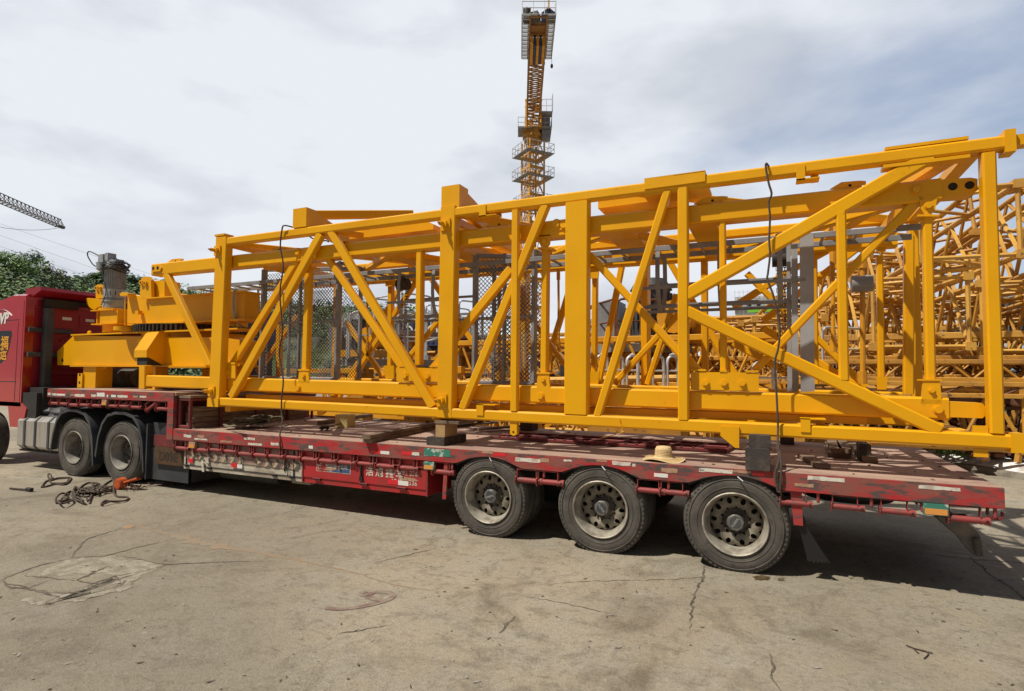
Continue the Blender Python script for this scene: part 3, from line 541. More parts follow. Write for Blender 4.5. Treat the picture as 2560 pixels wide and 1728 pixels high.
b.prism([V(x, y, 6.05)+vec(0, 2.1, 0) for x, y in P], (0, .12, 0)); b.box((c.x-.9, 6.1, ZD-.23), (XR-.15, 8.3, ZD-.17)); b.build('rear_bumper', mat('worn_bumper_black', (.11, .10, .095), .55, col2=(.19, .15, .12), scale=7), TR, smooth=0)
b = MB(); b.tube(V(2440, 1345, 6.02), V(2449, 1390, 6.02), .05, .03, up=(0, 1, 0)); b.build('bumper_edge', RIMD, TR)
# red grid recessed in the deck
g0, g1, g2, g3 = G(1235, 1094, ZD+.02), G(1812, 1131, ZD+.02), G(1800, 1101, ZD+.02), G(1300, 1075, ZD+.02)
ya = (g0.y+g1.y)/2; yb = ya+.62; xa_, xb_ = g0.x, g1.x
b = MB(); b.box((xa_, ya, ZD+.001), (xb_, yb, ZD+.004)); b.build('grid_pit', BLACK, TR)
b = MB()
for y in (ya, (ya+yb)/2, yb): b.tube((xa_, y, ZD+.03), (xb_, y, ZD+.03), .035, .04)
n = 9
for k in range(n+1): x = xa_+(xb_-xa_)*k/n; b.tube((x, ya+.02, ZD+.028), (x+.08, yb-.02, ZD+.028), .04, .03)
for k in range(22): x = xa_+.1+(xb_-xa_-.2)*k/21; b.box((x, ya-.02, ZD+.048), (x+.03, ya+.02, ZD+.056))
b.build('deck_grid', REDD, TR)
# ================================================================== cargo: outer climbing cage
YC = 5.953
def fm(mb, x1, y1, x2, y2, wpx, Yf=YC, th=.11, off=0.0, k=1.0, ch=.014):
    """bar whose front face lies in the plane Y = Yf, given by the centre line of that face"""
    p, q = V(x1, y1, Yf), V(x2, y2, Yf); L_ = math.hypot(x2-x1, y2-y1); nx, ny = -(y2-y1)/L_*wpx/2, (x2-x1)/L_*wpx/2
    w = ((V(x1+nx, y1+ny, Yf)-V(x1-nx, y1-ny, Yf)).length+(V(x2+nx, y2+ny, Yf)-V(x2-nx, y2-ny, Yf)).length)/2
    # perpendicular in space, not in the picture
    d = (q-p).normalized(); a = V(x1+nx, y1+ny, Yf)-V(x1-nx, y1-ny, Yf); w = abs(a.cross(d).length)*k
    p.y += th/2+off; q.y += th/2+off
    mb.tube(p, q, w, th, up=(0, 1, 0), ch=ch); return p, q, w
def bar(name, a, par, mt=None, Yf=YC, th=.11, off=0.0, **k):
    b = MB(); fm(b, *a, Yf=Yf, th=th, off=off, **k); return b.build(name, mt or YEL, par)
def plate(name, pts, par, Yf, th=.02, mt=None):
    b = MB(); b.prism([V(x, y, Yf) for x, y in pts], (0, th, 0)); return b.build(name, mt or YEL, par, smooth=20)
def bolt(px, py, rpx, par, Yf, mt=None, n=6, h=.025, name='bolt'):
    p = V(px, py, Yf); r = (V(px+rpx, py, Yf)-p).length; b = MB(); b.cyl(p, p-vec(0, h, 0), r, n); b.cyl(p, p-vec(0, h*.3, 0), r*1.3, 16); return b.build(name, mt or YEL, par)
CG = empty('climbing_cage', (-3, 7.2, 1.28), 'big bright yellow steel climbing cage frame lying along the low red trailer deck', 'crane frame')
ZT, ZBc = 3.905, 1.30
xl, xr = V(545, 800, YC).x, V(2506, 360, YC).x
def chord(x0, z0, x1, z1, Y, h=.12, name='chord', mt=None, par=CG, th=.12):
    b = MB(); b.tube((x0, Y+th/2, z0), (x1, Y+th/2, z1), th, h, ch=.018); return b.build(name, mt or YEL, par)
# near chords (heights read along the face)
def fchord(pts, name, off=0, par=CG, Yf=YC, th=.125, h=.12):
    b = MB(); P = [V(x, y, Yf) for x, y in pts]
    b.tube(P[0]+vec(0, th/2, -h/2), P[1]+vec(0, th/2, -h/2), th, h, ch=.018); return b.build(name, YEL, par)
top_l, top_r = (567, 593.5), (2512, 337)
fchord([top_l, top_r], 'top_chord', h=.115)
bot_l, bot_r = (545, 994), (2532, 1087)
fchord([bot_l, bot_r], 'bottom_chord', h=.125)
b = MB(); p = V(2511, 352, YC); b.box((p.x-.0, YC-.012, p.z-.10), (p.x+.075, YC+.15, p.z+.09)); b.box((p.x+.075, YC+.03, p.z-.04), (p.x+.55, YC+.15, p.z+.05)); b.cyl((p.x+.3, YC+.03, p.z), (p.x+.3, YC-.0, p.z), .04, 12); b.build('end_joint', YEL, CG)
b = MB(); p = V(2533, 1106, YC); b.box((p.x-.015, YC-.012, p.z-.085), (p.x+.07, YC+.15, p.z+.075)); b.box((p.x+.07, YC+.02, p.z-.02), (p.x+.5, YC+.14, p.z+.06)); b.build('end_joint', YEL, CG)
# sleeves
plate('sleeve', [(1611, 448.5), (1763, 427.5), (1763, 453), (1611, 473.5)], CG, YC-.014, .012); b = MB(); p = V(1611, 449, YC-.014); q = V(1763, 427.5, YC-.014); b.box((p.x, YC-.014, p.z-.002), (q.x, YC+.16, p.z+.012)); b.box((p.x-.02, YC+.02, p.z-.16), (q.x+.03, YC+.35, p.z-.13)); b.build('gusset', YEL, CG)
b = MB(); p = V(2214, 372, YC); q = V(2424, 341, YC); b.box((p.x, YC+.02, p.z-.005), (q.x, YC+.11, p.z+.022)); p = V(2208, 420, YC); b.box((p.x, YC+.0, p.z-.0), (q.x, YC+.14, p.z+.03)); b.build('gusset', YEL, CG)
POSTS = [(553, 592, 534, 1010, 28, .128), (1120, 516, 1110.5, 1044, 38.5, .130), (1287.5, 524, 1283.7, 1028, 17.5, .08), (1441.5, 503, 1438.5, 1036, 57, .128), (1706.5, 468, 1708, 1050, 26.5, .11), (2473.5, 380, 2495, 1084, 37, .127)]
for a in POSTS: bar('post', a[:5], CG, th=a[5], off=-.004)
bar('post', (2103.5, 528, 2111, 950, 25.5), CG, th=.09, off=.003)
DIAG = [(797.6, 583, 573, 992, 17.5), (822, 577, 1078, 1018, 17.5), (1361, 511, 1153, 1022, 20), (1668, 474, 1492, 1040, 20.5), (1715, 736, 2330, 386, 31), (1715, 777, 2352, 1078, 29)]
for i, a in enumerate(DIAG): bar('diagonal', a, CG, th=.09, off=.006)
# joint plates with eye pins on the two big posts
for px, py in ((546, 627), (531, 978), (1116, 562), (1107, 1001)):
    p = V(px, py, YC-.004); b = MB(); b.box((p.x-.075, p.y-.02, p.z-.075), (p.x+.06, p.y-.0, p.z+.075)); b.cyl(p+vec(-.01, 0, 0), p+vec(-.03, -.11, 0), .028, 10); b.cyl(p+vec(0, -.02, 0), p+vec(-.01, -.05, 0), .045, 8); b.mi = 1; b.cyl(p+vec(-.03, -.11, 0), p+vec(-.035, -.15, 0), .02, 8, .008); b.build('eye_pin', [YEL, YOLD], CG)
b = MB(); p = V(551, 590, YC); b.box((p.x-.12, YC-.01, p.z-.0), (p.x+.10, YC+.16, p.z+.03)); q = V(533, 1012, YC); b.box((q.x-.11, YC-.02, q.z-.03), (q.x+.13, YC+.16, q.z+.10)); b.build('end_cap', YEL, CG)
# clips wrapped round the chords
def clip(px, py, hpx, wpx, par=CG, below=True):
    p = V(px, py, YC); q = V(px+wpx, py+hpx, YC); w = q.x-p.x; h = p.z-q.z; b = MB()
    b.box((p.x, YC-.012, p.z-h), (p.x+w, YC-.001, p.z)); z = p.z-h if below else p.z-.012
    b.box((p.x, YC-.012, z), (p.x+w*2.6, YC+.13, z+.010)); b.box((p.x+w*1.7, YC+.131, p.z-h), (p.x+w*2.6, YC+.141, p.z)); b.build('clip', YEL, par)
clip(1199, 514, 26, 16); clip(1990, 415, 34, 23); clip(1192, 1010, 29, 17, below=False); clip(2001, 1045, 36, 25, below=False)
plate('lug', [(1801, 1066), (1848, 1067.5), (1848, 1120), (1838, 1120), (1801, 1090)], CG, YC-.02, .018)
b = MB(); p = V(1283, 1060, YC+.02); b.prism([V(1275, 1050, YC+.02), V(1292, 1050, YC+.02), V(1292, 1086, YC+.02), (V(1284, 1090, YC+.02)), V(1275, 1086, YC+.02)], (0, .06, 0)); b.mi = 1; c = V(1283, 1080, YC+.018); b.cyl(c, c-vec(0, .002, 0), .012, 10); b.build('lug', [YEL, BLACK], CG)
for (a, c, d, e) in ((2432, 1064, 2471, 1084), (2434, 1122, 2471, 1138)):
    p, q = V(a, c, YC+.03), V(d, e, YC+.03); b = MB(); b.box((p.x, YC+.03, q.z-.02), (q.x, YC+.05, p.z)); b.build('lug', YEL, CG)
# far face of the cage
YF = 8.42
for z, n in ((ZT-.06, 'top_chord'), (ZBc-.0, 'bottom_chord')): chord(xl, z, xr, z, YF, name=n)
for x in (xl+.08, -3.67, -1.70, xr-.16): b = MB(); w = .26 if x == -1.70 else .16; b.tube((x, YF+.05, ZBc+.05), (x, YF+.05, ZT-.1), w, .1); b.build('post', YEL, CG)
zt, zb = ZT-.1, ZBc+.05
for (a, c, d, e) in ((xl+.15, zb, -5.9, zt), (-5.7, zt, -3.85, zb), (-3.5, zb, -2.7, zt), (-2.0, zt, -2.5, zb), (-1.5, zt, -.2, zb), (-.1, 2.6, 1.4, zt), (-.1, 2.5, 1.5, zb)):
    b = MB(); b.tube((a, YF+.06, c), (d, YF+.06, e), .09, .08, up=(0, 1, 0)); b.build('diagonal', YEL, CG)
# members across the width (top and bottom)
for x, w, z in ((xl+.09, .12, ZT-.075), (-3.67, .2, ZT-.14), (xr-.16, .12, ZT-.075)):
    for zz in (z, ZBc-.01):
        b = MB(); b.tube((x, YC+.15, zz), (x, YF+.01, zz), w, .11); b.build('cross_member', YEL, CG)
for (x0, x1) in ((xl+.1, -5.7), (-5.6, -3.8), (-1.3, xr-.3), (-3.5, -1.9)):
    b = MB(); b.tube((x0, YC+.1, ZT-.08), (x1, YF+.05, ZT-.08), .10, .08); b.build('cross_brace', YEL, CG)
    b = MB(); b.tube((x0, YF+.05, ZBc-.01), (x1, YC+.1, ZBc-.01), .09, .07); b.build('cross_brace', YEL, CG)
b = MB(); b.tube((xr-.35, YC+.14, ZT-.12), (xr-1.3, YF, ZT-.35), .13, .12); b.build('cross_brace', YEL, CG)
# raised guide beams over the top chord
for (a, c, d, e, yy) in ((733, 523, 765, 566, YC+.0), (1104, 467, 1148, 520, YC+.02)):
    p, q = V(a, c, yy), V(d, e, yy); b = MB(); zt_ = p.z; zb_ = q.z+.0
    b.box((p.x, yy, zb_), (q.x, yy+.22, zt_)); b.prism([(q.x-.05, yy+.22, zt_-.002), (q.x-.05, yy+1.3, zt_-.25), (q.x-.05, yy+1.3, zt_-.45), (q.x-.05, yy+.22, zb_+.02)], (-.12, 0, 0)); b.build('guide_post', YEL, CG)
b = MB(); p = V(790, 538, YC+.7); q = V(1030, 536, YC+2.2); b.tube(p, q, .12, .13); b.build('guide_beam', YEL, CG)
b = MB(); p = V(770, 541, YC+.3); q = V(800, 548, YC+1.4); b.tube(p, q, .1, .1); b.build('guide_beam', YEL, CG)
# ================================================================== inner tower frame
YI = 6.085
IN = empty('inner_tower_frame', (-3.5, 7.2, 1.47), 'orange-yellow box-beam frame nested inside the bright cage, bolt holes at its ends', 'crane frame')
def ibeam(p0, p1, h, th, name, Yf=YI, par=IN, mt=None):
    b = MB(); P, Q = V(*p0, Yf), V(*p1, Yf); b.tube(P+vec(0, th/2, -h/2), Q+vec(0, th/2, -h/2), th, h, ch=.018); return b.build(name, mt or YEL, par), P, Q
_, UPL, UPR = ibeam((379, 660), (2354, 444), .20, .2, 'upper_beam')
_, LOL, LOR = ibeam((366, 938), (2372, 995), .195, .2, 'lower_beam')
b = MB(); b.tube(V(600, 968, YI)+vec(0, .16, -.15), V(2172, 1040, YI)+vec(0, .16, -.05), .10, .08); b.build('lower_flange', YEL, IN)
zu, zl = UPR.z-.1, LOR.z-.1
def far_beam(P, Q, name):
    b = MB(); b.tube(P+vec(0, 2.05, -.1), Q+vec(0, 2.05, -.1), .2, .2, ch=.018); b.build(name, YEL, IN)
far_beam(UPL+vec(.3, 0, 0), UPR, 'upper_beam'); far_beam(LOL, LOR, 'lower_beam')
YIF = YI+2.0
# end joint blocks with bolt holes
HOLE = mat('dark_bolt_hole', (.02, .012, .008), .9)
def endblock(pts, holes, hr, rounded=False):
    b = MB(); b.prism([V(x, y, YI+.01) for x, y in pts], (0, .16, 0)); b.mi = 1
    for (x, y) in holes: c = V(x, y, YI+.009); b.cyl(c, c-vec(0, .0012, 0), hr, 18)
    b.build('end_block', [YEL, HOLE], IN)
endblock([(2352, 449), (2426, 444), (2444, 447), (2444, 475), (2431, 487), (2352, 493)], [(2382, 466.5), (2424, 463)], .035)
endblock([(2370, 1004), (2455, 1008), (2463, 1016), (2463, 1040), (2456, 1046), (2370, 1043)], [], .03)
plate('pin_plate', [(379, 666), (398, 664), (403, 669), (400, 678), (379, 680)], IN, YI-.02, .02)
for x, y in ((383, 671), (394, 670)): p = V(x, y, YI-.021); b = MB(); b.cyl(p, p-vec(0, .002, 0), .03, 12); b.build('bolt_hole', HOLE, IN)
# left end leg
bar('leg', (354.5, 915, 353.5, 972, 16), IN, Yf=YI-.01, th=.14); bar('leg', (204+2.05*0, 0, 0, 0, 1), IN, Yf=YI) if 0 else None
bar('diagonal', (411, 684, 519, 913, 14.5), IN, Yf=YI, th=.09)
plate('foot_pad', [(512, 909), (527, 909), (527, 913), (512, 913)], IN, YI-.01, .12)
IP = [(767, 668, 759, 925, 13.5, 1), (1046.5, 624, 1043, 912, 14.5, 0), (1361.5, 620, 1358, 933, 16, 1), (1805.5, 545, 1808.5, 930, 16.5, 0), (2320.5, 538, 2329, 950, 25, 1)]
for a in IP:
    bar('post', a[:5], IN, Yf=YI+.02, th=.10)
    if a[5]:
        s = a[4]*1.05; x, y = a[2], a[3]
        plate('foot_bracket', [(x-s, y-2), (x+s, y-2), (x+s, y+2), (x-s, y+2)], IN, YI-.01, .16)
        plate('foot_bracket', [(x-s*.8, y+2), (x+s*.8, y+2), (x+s, y+s*2.3), (x-s, y+s*2.3)], IN, YI+.0, .03); bolt(x, y+s, s*.28, IN, YI)
        x, y = a[0], a[1]; plate('top_bracket', [(x-s*.9, y-s*1.9), (x+s*.9, y-s*2.0), (x+s*.7, y-s*.6), (x+s*.3, y-1), (x-s*.3, y-1), (x-s*.7, y-s*.6)], IN, YI+.0, .03); plate('top_bracket', [(x-s, y-2), (x+s, y-2), (x+s, y+3), (x-s, y+3)], IN, YI-.01, .16); bolt(x, y-s*.9, s*.35, IN, YI, n=12)
ID = [(738, 652, 573, 918, 15), (812, 640, 1001, 917, 15.5), (1275, 672, 1120, 862, 21), (1472, 636, 1712, 898, 18), (2290, 503, 1885, 928, 22), (1060, 905, 1120, 862, 10)]
for a in ID[:5]: bar('diagonal', a, IN, Yf=YI+.03, th=.08)
# bolted foot plates on the lower beam
def footplate(pts, bolts, r):
    plate('bolt_plate', pts, IN, YI-.022, .02)
    for x, y in bolts: bolt(x, y, r, IN, YI-.022)
footplate([(1727, 930), (1897, 932), (1897, 977), (1727, 974)], [(1764, 957), (1810, 957.5), (1856, 958.5)], 8)
footplate([(991, 918), (1098, 921), (1098, 955), (991, 952)], [(1013, 939), (1068.5, 940.5)], 6)
footplate([(557, 911), (588, 912), (588, 946), (557, 944)], [(569, 930)], 5)
for x, y, w in ((1012, 915, 30), (1880, 929, 32), (1808, 928, 18), (1744, 926, 40), (574, 909, 26), (1090, 916, 22)):
    plate('foot_pad', [(x-w/2, y-3), (x+w/2, y-3), (x+w/2, y+2), (x-w/2, y+2)], IN, YI-.03, .16)
plate('gusset', [(1722, 884), (1756, 924), (1722, 924)], IN, YI+.0, .02); plate('gusset', [(1096, 890), (1072, 918), (1096, 920)], IN, YI+.0, .02)
for x, y, r in ((745, 630, 6), (1391, 560, 9), (1411, 562, 9), (793, 621, 8), (1352, 990, 7), (746, 970, 5), (2290, 475, 10), (2345, 1024, 11)): bolt(x, y, r, IN, YI+.0, n=14, h=.03)
plate('splice_plate', [(1378, 555), (1420, 550), (1420, 572), (1378, 578)], IN, YI-.012, .012)
# hooks on the upper beam
for (x0, x1, ty) in ((418, 455, 655), (675, 715, 622), (847, 872, 604), (1208, 1279, 556), (1734, 1819, 494), (2075, 2165, 462)):
    ty = 660-((x0+x1)/2-379)/1975*216+2; s = (x1-x0)/90; P = [(x0, ty+1), (x0+28*s, ty-14*s-2), (x0+74*s, ty-18*s-2), (x1, ty-17*s-2), (x1, ty-10*s-1), (x0+80*s, ty-9*s-1), (x0+80*s, ty)]
    plate('hook_plate', P, IN, YI+.05, .03); p = V(x0+50*s, ty-8*s, YI+.049); b = MB(); b.cyl(p, p-vec(0, .001, 0), .014, 10); b.build('bolt_hole', HOLE, IN)
# long guide boxes above the upper beam
for (x0, y0, x1, y1, h) in ((874, 576, 1065, 552, .13), (1495, 492, 1660, 468, .14)):
    p, q = V(x0, y0, YI+.3), V(x1, y1, YI+.3); b = MB(); b.prism([p, q, q+vec(.12, 0, -.06), q+vec(.12, 0, -h), p+vec(0, 0, -h)], (0, .45, 0)); b.build('guide_box', YEL, IN)
# beams across the inner frame
for px, w, z in ((1535, .34, zu), (1752, .30, zu), (960, .28, zu), (1105, .28, zu), (640, .12, zu), (2300, .12, zu)):
    x = V(px, 600, YI).x; b = MB(); b.tube((x, YI+.2, z), (x, YIF, z), w, .16); b.build('cross_member', YEL, IN)
for px in (480, 640, 900, 1250, 1560, 1900, 2300):
    x = V(px, 1000, YI).x; b = MB(); b.tube((x, YI+.2, zl+.02), (x, YIF, zl+.02), .1, .12); b.build('cross_member', YEL, IN)
XP = [V(px, 620, YI).x for px in (640, 960, 1105, 1535, 1752, 2300)]
for i in range(5):
    a, c = XP[i], XP[i+1]; b = MB()
    if i % 2: b.tube((a, YI+.2, zu-.02), (c, YIF, zu-.02), .1, .08)
    else: b.tube((a, YIF, zu-.02), (c, YI+.2, zu-.02), .1, .08)
    b.build('cross_brace', YEL, IN)
# far side of the inner frame, placed on its own plane
def fbar(name, a, Yf, th=.1, par=IN): bar(name, a, par, Yf=Yf, th=th)
for a in ((695, 700, 693, 945, 10), (974, 700, 972, 930, 11), (1486, 690, 1483, 950, 13), (1760, 640, 1762, 950, 17), (2036, 620, 2040, 960, 15), (2200, 640, 2205, 960, 17), (2274, 590, 2273, 985, 26)): fbar('post', a, YIF+.05)
for a in ((862, 806, 955, 942, 11), (1038, 702, 880, 944, 11), (1326, 796, 1410, 912, 11), (1534, 959, 1695, 785, 14), (1617, 961, 1690, 735, 13), (1832, 768, 1966, 682, 17), (1867, 683, 1968, 784, 17), (1832, 857, 1968, 930, 18), (2034, 836, 2165, 968, 16), (1966, 682, 2090, 615, 14), (640, 930, 740, 790, 11), (1010, 905, 1095, 800, 11)): fbar('diagonal', a, YIF+.06, .08)
for a in ((974, 930), (2205, 958), (1484, 945), (975, 700), (1484, 680), (2203, 612)):
    s = 14; plate('foot_bracket', [(a[0]-s, a[1]-16), (a[0]+s, a[1]-16), (a[0]+s, a[1]-12), (a[0]+s*.8, a[1]+16), (a[0]-s*.8, a[1]+16), (a[0]-s, a[1]-12)], IN, YIF-.01, .03)
# slim tie rods with pins
for (x, y0, y1, w) in ((1396, 674, 880, 6), (2082, 630, 880, 8), (2156, 640, 960, 10), (918, 712, 875, 6), (1248, 720, 950, 8)):
    b = MB(); p, q = V(x, y0, YI+1.2), V(x+1, y1, YI+1.2); b.cyl(p, q, w/190*.5*1.05, 10); b.cyl(p, p-vec(0, 0, .14), w/190*.85, 8); b.cyl(q, q+vec(0, 0, .14), w/190*.85, 8); b.build('tie_rod', YEL2, IN)
b = MB(); p = V(2128, 711, YI+1.1); b.cyl(p, p+vec(.2, 0, 0), .09, 16); b.build('roller', GREY, IN)
# grey guard channels
GCH = mat('pale_grey_channel', (.34, .35, .37), .4, col2=(.28, .29, .31), scale=3)
def gchan(name, x0, x1, y0, y1, Yf, dp=.02): plate(name, [(x0, y0), (x1, y0-2), (x1+3, y1), (x0+3, y1+2)], IN, Yf, dp, GCH)
for (x0, x1, Yf) in ((1966, 1977, YI+.55), (1978, 1994, YI+.45), (1999, 2034, YI+.40)): gchan('guard_channel', x0, x1, 612 if x0 < 1990 else 586, 978, Yf, .04)
b = MB()
# expanded metal screens ---------------------------------------------------
def mesh_panel(x0, z0, x1, z1, ya, yb, cw=.060, chh=.029, t=.0042):
    """diamond mesh between (x0,ya) and (x1,yb) standing upright"""
    b = MB(); L_ = math.hypot(x1-x0, yb-ya); nu = max(2, int(L_/cw)); nv = int((z1-z0)/chh); ux, uy = (x1-x0)/L_, (yb-ya)/L_; nrm = vec(-uy, ux, 0)
    P = lambda u, v: vec(x0+ux*u, ya+uy*u, z0+v)
    for j in range(nv):
        for i in range(nu):
            u0 = i*cw+(cw/2 if j % 2 else 0); v0 = j*chh
            for du in (-cw/2, cw/2):
                a, c = P(u0, v0), P(min(max(u0+du, 0), L_), v0+chh); s = vec(ux, uy, 0)*t+vec(0, 0, t*.6)*(-1 if du > 0 else 1)
                b.add([a-s, a+s, c+s, c-s], [[0, 1, 2, 3]])
    return b
def screen(xa, xb, z0, z1, y, depth, par, ztop_b=None):
    b = MB(); 
    for x in (xa, xb): b.tube((x, y, z0), (x, y, z1), .10, .05)
    b.tube((xa, y, z1), (xb, y+depth, z1), .05, .06); b.tube((xa, y, z0), (xb, y, z0), .05, .05); b.tube((xa, y, (z0+z1)/2), (xb, y, (z0+z1)/2), .035, .035)
    b.tube(((xa+xb)/2, y+.01, z0), ((xa+xb)/2, y+.01, z1), .06, .03); b.tube((xa+.05, y+depth, z0), (xa+.05, y+depth, z1), .05, .05); b.tube((xb, y+depth, z0), (xb, y+depth, z1), .06, .05); b.tube((xb, y, z1), (xb, y+depth, z1), .05, .05)
    s = b.build('mesh_screen', GREY, par)
    m_ = mesh_panel(xa+.05, z0, xb-.04, z1-.05, y+.005, y+.005); o = m_.build('wire_mesh', GREYM, s, nrm=False, smooth=0)
    m_ = mesh_panel(xa+.05, z0, xb-.0, z1-.3, y+depth, y+depth); m_.build('wire_mesh', GREYM, s, nrm=False, smooth=0)
YS = YI+.5
p, q, r = V(662, 675, YS), V(842, 948, YS), V(842, 700, YS)
screen(p.x, q.x, q.z, p.z, YS, .5, IN)
p, q = V(1190, 640, YS), V(1335, 958, YS); screen(p.x, q.x, q.z, p.z, YS, .45, IN)
# ladder with safety hoops, lying under the top
def ladder():
    ya, yb = YI+.42, YI+.86; za = V(1528, 632, ya).z
    xa, xb = V(470, 690, ya).x, V(2305, 573, ya).x
    b = MB()
    for y in (ya, yb): b.tube((xa, y, za), (xb, y, za), .025, .06)
    o = b.build('ladder', GREY, IN)
    n = int((xb-xa)/.3)
    for i in range(n): b = MB(); x = xa+.1+i*.3; b.tube((x, ya, za), (x, yb, za), .03, .03); b.build('rung', GREY, o)
    for px in (1000, 1085, 1645, 1800, 1950, 590):
        x = V(px, 700, ya).x; yc = (ya+yb)/2; pts = []
        for k in range(19):
            t = math.pi*k/18; pts.append(vec(x, yc-math.cos(t)*(.22+.14*math.sin(t)), za-math.sin(t)*.70))
        b = MB()
        for k in range(18): b.tube(pts[k], pts[k+1], .05, .008, up=(pts[k]+pts[k+1])/2-vec(x, yc, za-.3))
        b.build('safety_hoop', GREY, o)
    for (p0, p1) in ((1000, 1110), (1645, 1960)):
        x0, x1 = V(p0, 700, ya).x, V(p1, 700, ya).x
        for k in (4, 7, 9, 12, 15):
            t = math.pi*k/18; yy = (ya+yb)/2-math.cos(t)*(.22+.14*math.sin(t)); zz = za-math.sin(t)*.70
            b = MB(); b.tube((x0-.2, yy, zz), (x1+.2, yy, zz), .01, .035, up=(0, 0, 1)); b.build('hoop_strap', GREY, o)
ladder()
# chain hoists hanging in the frame
def chain(mb, p, q, r=.012, step=.04):
    p, q = Vector(p), Vector(q); d = (q-p); n = max(2, int(d.length/step)); d.normalize()
    for i in range(n):
        c = p.lerp(q, (i+.5)/n); a = vec(1, 0, 0) if i % 2 else vec(0, 1, 0); h = step*.62
        for s in (-1, 1): mb.tube(c-d*h+a*s*r, c+d*h+a*s*r, .006, .006, ch=.001)
        mb.tube(c-d*h-a*r, c-d*h+a*r, .006, .006, ch=.001); mb.tube(c+d*h-a*r, c+d*h+a*r, .006, .006, ch=.001)
def hoist(px, py, ylow, lab):
    p = V(px, py, YI+.9); L_ = p.z-V(px, ylow, YI+.9).z
    t = empty('chain_hoist', p, lab, 'chain hoist', 'chain hoists hanging inside the frames')
    b = MB(); b.cyl(p+vec(-.09, 0, 0), p+vec(.09, 0, 0), .085, 14); b.box((p.x-.06, p.y-.07, p.z-.03), (p.x+.06, p.y+.07, p.z+.12)); b.build('hoist_body', DARK, t)
    for dx, k in ((-.04, 1), (-.01, .93), (.03, .8), (.05, .97)):
        b = MB(); chain(b, p+vec(dx, dx, -.05), p+vec(dx*.7, 0, -L_*k)); b.build('chain', RUST, t)
hoist(1008, 712, 870, 'black chain hoist hanging with dark chains right of the mesh screens'); hoist(1952, 648, 960, 'black chain hoist with long chains beside the grey guard channels')
# ================================================================== slewing platform on the gooseneck
YP = 6.45
SP = empty('slewing_platform', (-10.2, 7.3, ZG), 'yellow slewing platform with toothed ring, standing on the raised front of the trailer', 'crane part')
Q1 = lambda x, y: (100+x*.2422, 620+y*.2422)
def sbox(name, pts, Yf, th, mt=None, par=None): b = MB(); b.prism([V(*Q1(x, y), Yf) for x, y in pts], (0, th, 0)); return b.build(name, mt or YEL, par or SP, smooth=20)
for Yf in (YP, YP+1.7):
    dx = 0; xend = 0 if Yf == YP else V(596, 850, 8.2).x-V(*Q1(2060, 950), YP).x
    P = [V(*Q1(x, y), YP)+vec(xend if x > 1500 else 0, Yf-YP, 0) for x, y in ((178, 1070), (345, 905), (1900, 925), (2060, 950), (2060, 1215), (178, 1210))]
    b = MB(); b.prism(P, (0, .34, 0)); b.build('lower_beam', YEL, SP, smooth=20)
    za, zb_ = P[1].z, P[4].z; b = MB(); b.box((P[1].x-.0, Yf-.05, za-.004), (P[3].x, Yf+.40, za+.022)); b.build('flange', YEL, SP); b = MB(); b.box((P[0].x+.55, Yf-.05, zb_-.022), (P[3].x, Yf+.40, zb_+.003)); b.build('flange', YEL, SP)
ca = V(*Q1(232, 1160), YP); b = MB(); b.cyl(ca-vec(0, .004, 0), ca, .035, 14); b.build('bolt_hole', HOLE, SP)
# arm towards the viewer with a sloping nose
YA = 6.12; p0, p1 = V(*Q1(1020, 880), YP), V(*Q1(1150, 880), YP); z2 = V(*Q1(1040, 1055), YA).z; z3 = V(*Q1(1040, 1130), YA).z; z4 = V(*Q1(1040, 1215), YA).z; xa, xb = V(*Q1(973, 1060), YA).x, V(*Q1(1102, 1060), YA).x
b = MB(); b.prism([(xa, YP+.1, p0.z), (xa, YP-.13, p0.z), (xa, YA, z2), (xa, YA, z3), (xa, YA+.05, z3), (xa, YP, z4), (xa, YP+.1, z4)], (xb-xa, 0, 0)); b.build('beam_arm', YEL, SP, smooth=20)
b = MB(); b.box((xa+.04, YA+.03, z4+.01), (xb-.03, YP, z3-.003)); b.build('arm_slot', DARK, SP)
cx, cy = -10.05, 7.38
b = MB(); b.cyl((cx, cy, za-.45), (cx, cy, za+.02), .95, 40); b.build('centre_drum', YEL, SP)
zr0, zr1 = za+.024, za+.15
b = MB(); n = 84
for k in range(n):
    a = 2*math.pi*k/n; c = vec(math.cos(a), math.sin(a), 0); b.tube(vec(cx, cy, zr0)+c*1.06, vec(cx, cy, zr1)+c*1.06, .045, .06, up=c, ch=.008)
b.cyl((cx, cy, zr0-.0), (cx, cy, zr1+.0), 1.04, 60); b.build('ring_gear', mat('greased_gear_steel', (.07, .05, .03), .5, metal=.3, col2=(.02, .018, .015), scale=12), SP)
zt0, zt1 = zr1+.012, V(374, 748, 6.55).z; xu0, xu1 = V(374, 760, 6.55).x, V(610, 790, 6.55).x
xu9 = V(600, 790, 8.1).x
for Yf, xu1 in ((6.55, xu1), (8.0, xu9)): b = MB(); b.box((xu0, Yf, zt0), (xu1, Yf+.3, zt1)); b.build('upper_beam', YEL, SP); b = MB(); b.box((xu0-.5, Yf-.08, zt0-.008), (xu1+.1, Yf+.4, zt0+.016)); b.box((xu0-.02, Yf-.06, zt1-.004), (xu1+.02, Yf+.36, zt1+.018)); b.build('flange', YEL, SP)
b = MB(); b.box((xu0-.0, 6.86, zt0+.05), (xu0+.4, 7.99, zt1-.02)); b.box((xu9-.4, 6.86, zt0+.05), (xu9-.01, 7.99, zt1-.02)); b.build('upper_crossbeam', YEL, SP)
sbox('gusset', [(1130, 520), (1030, 500), (905, 470), (900, 780), (1130, 775)], 6.6, .2)
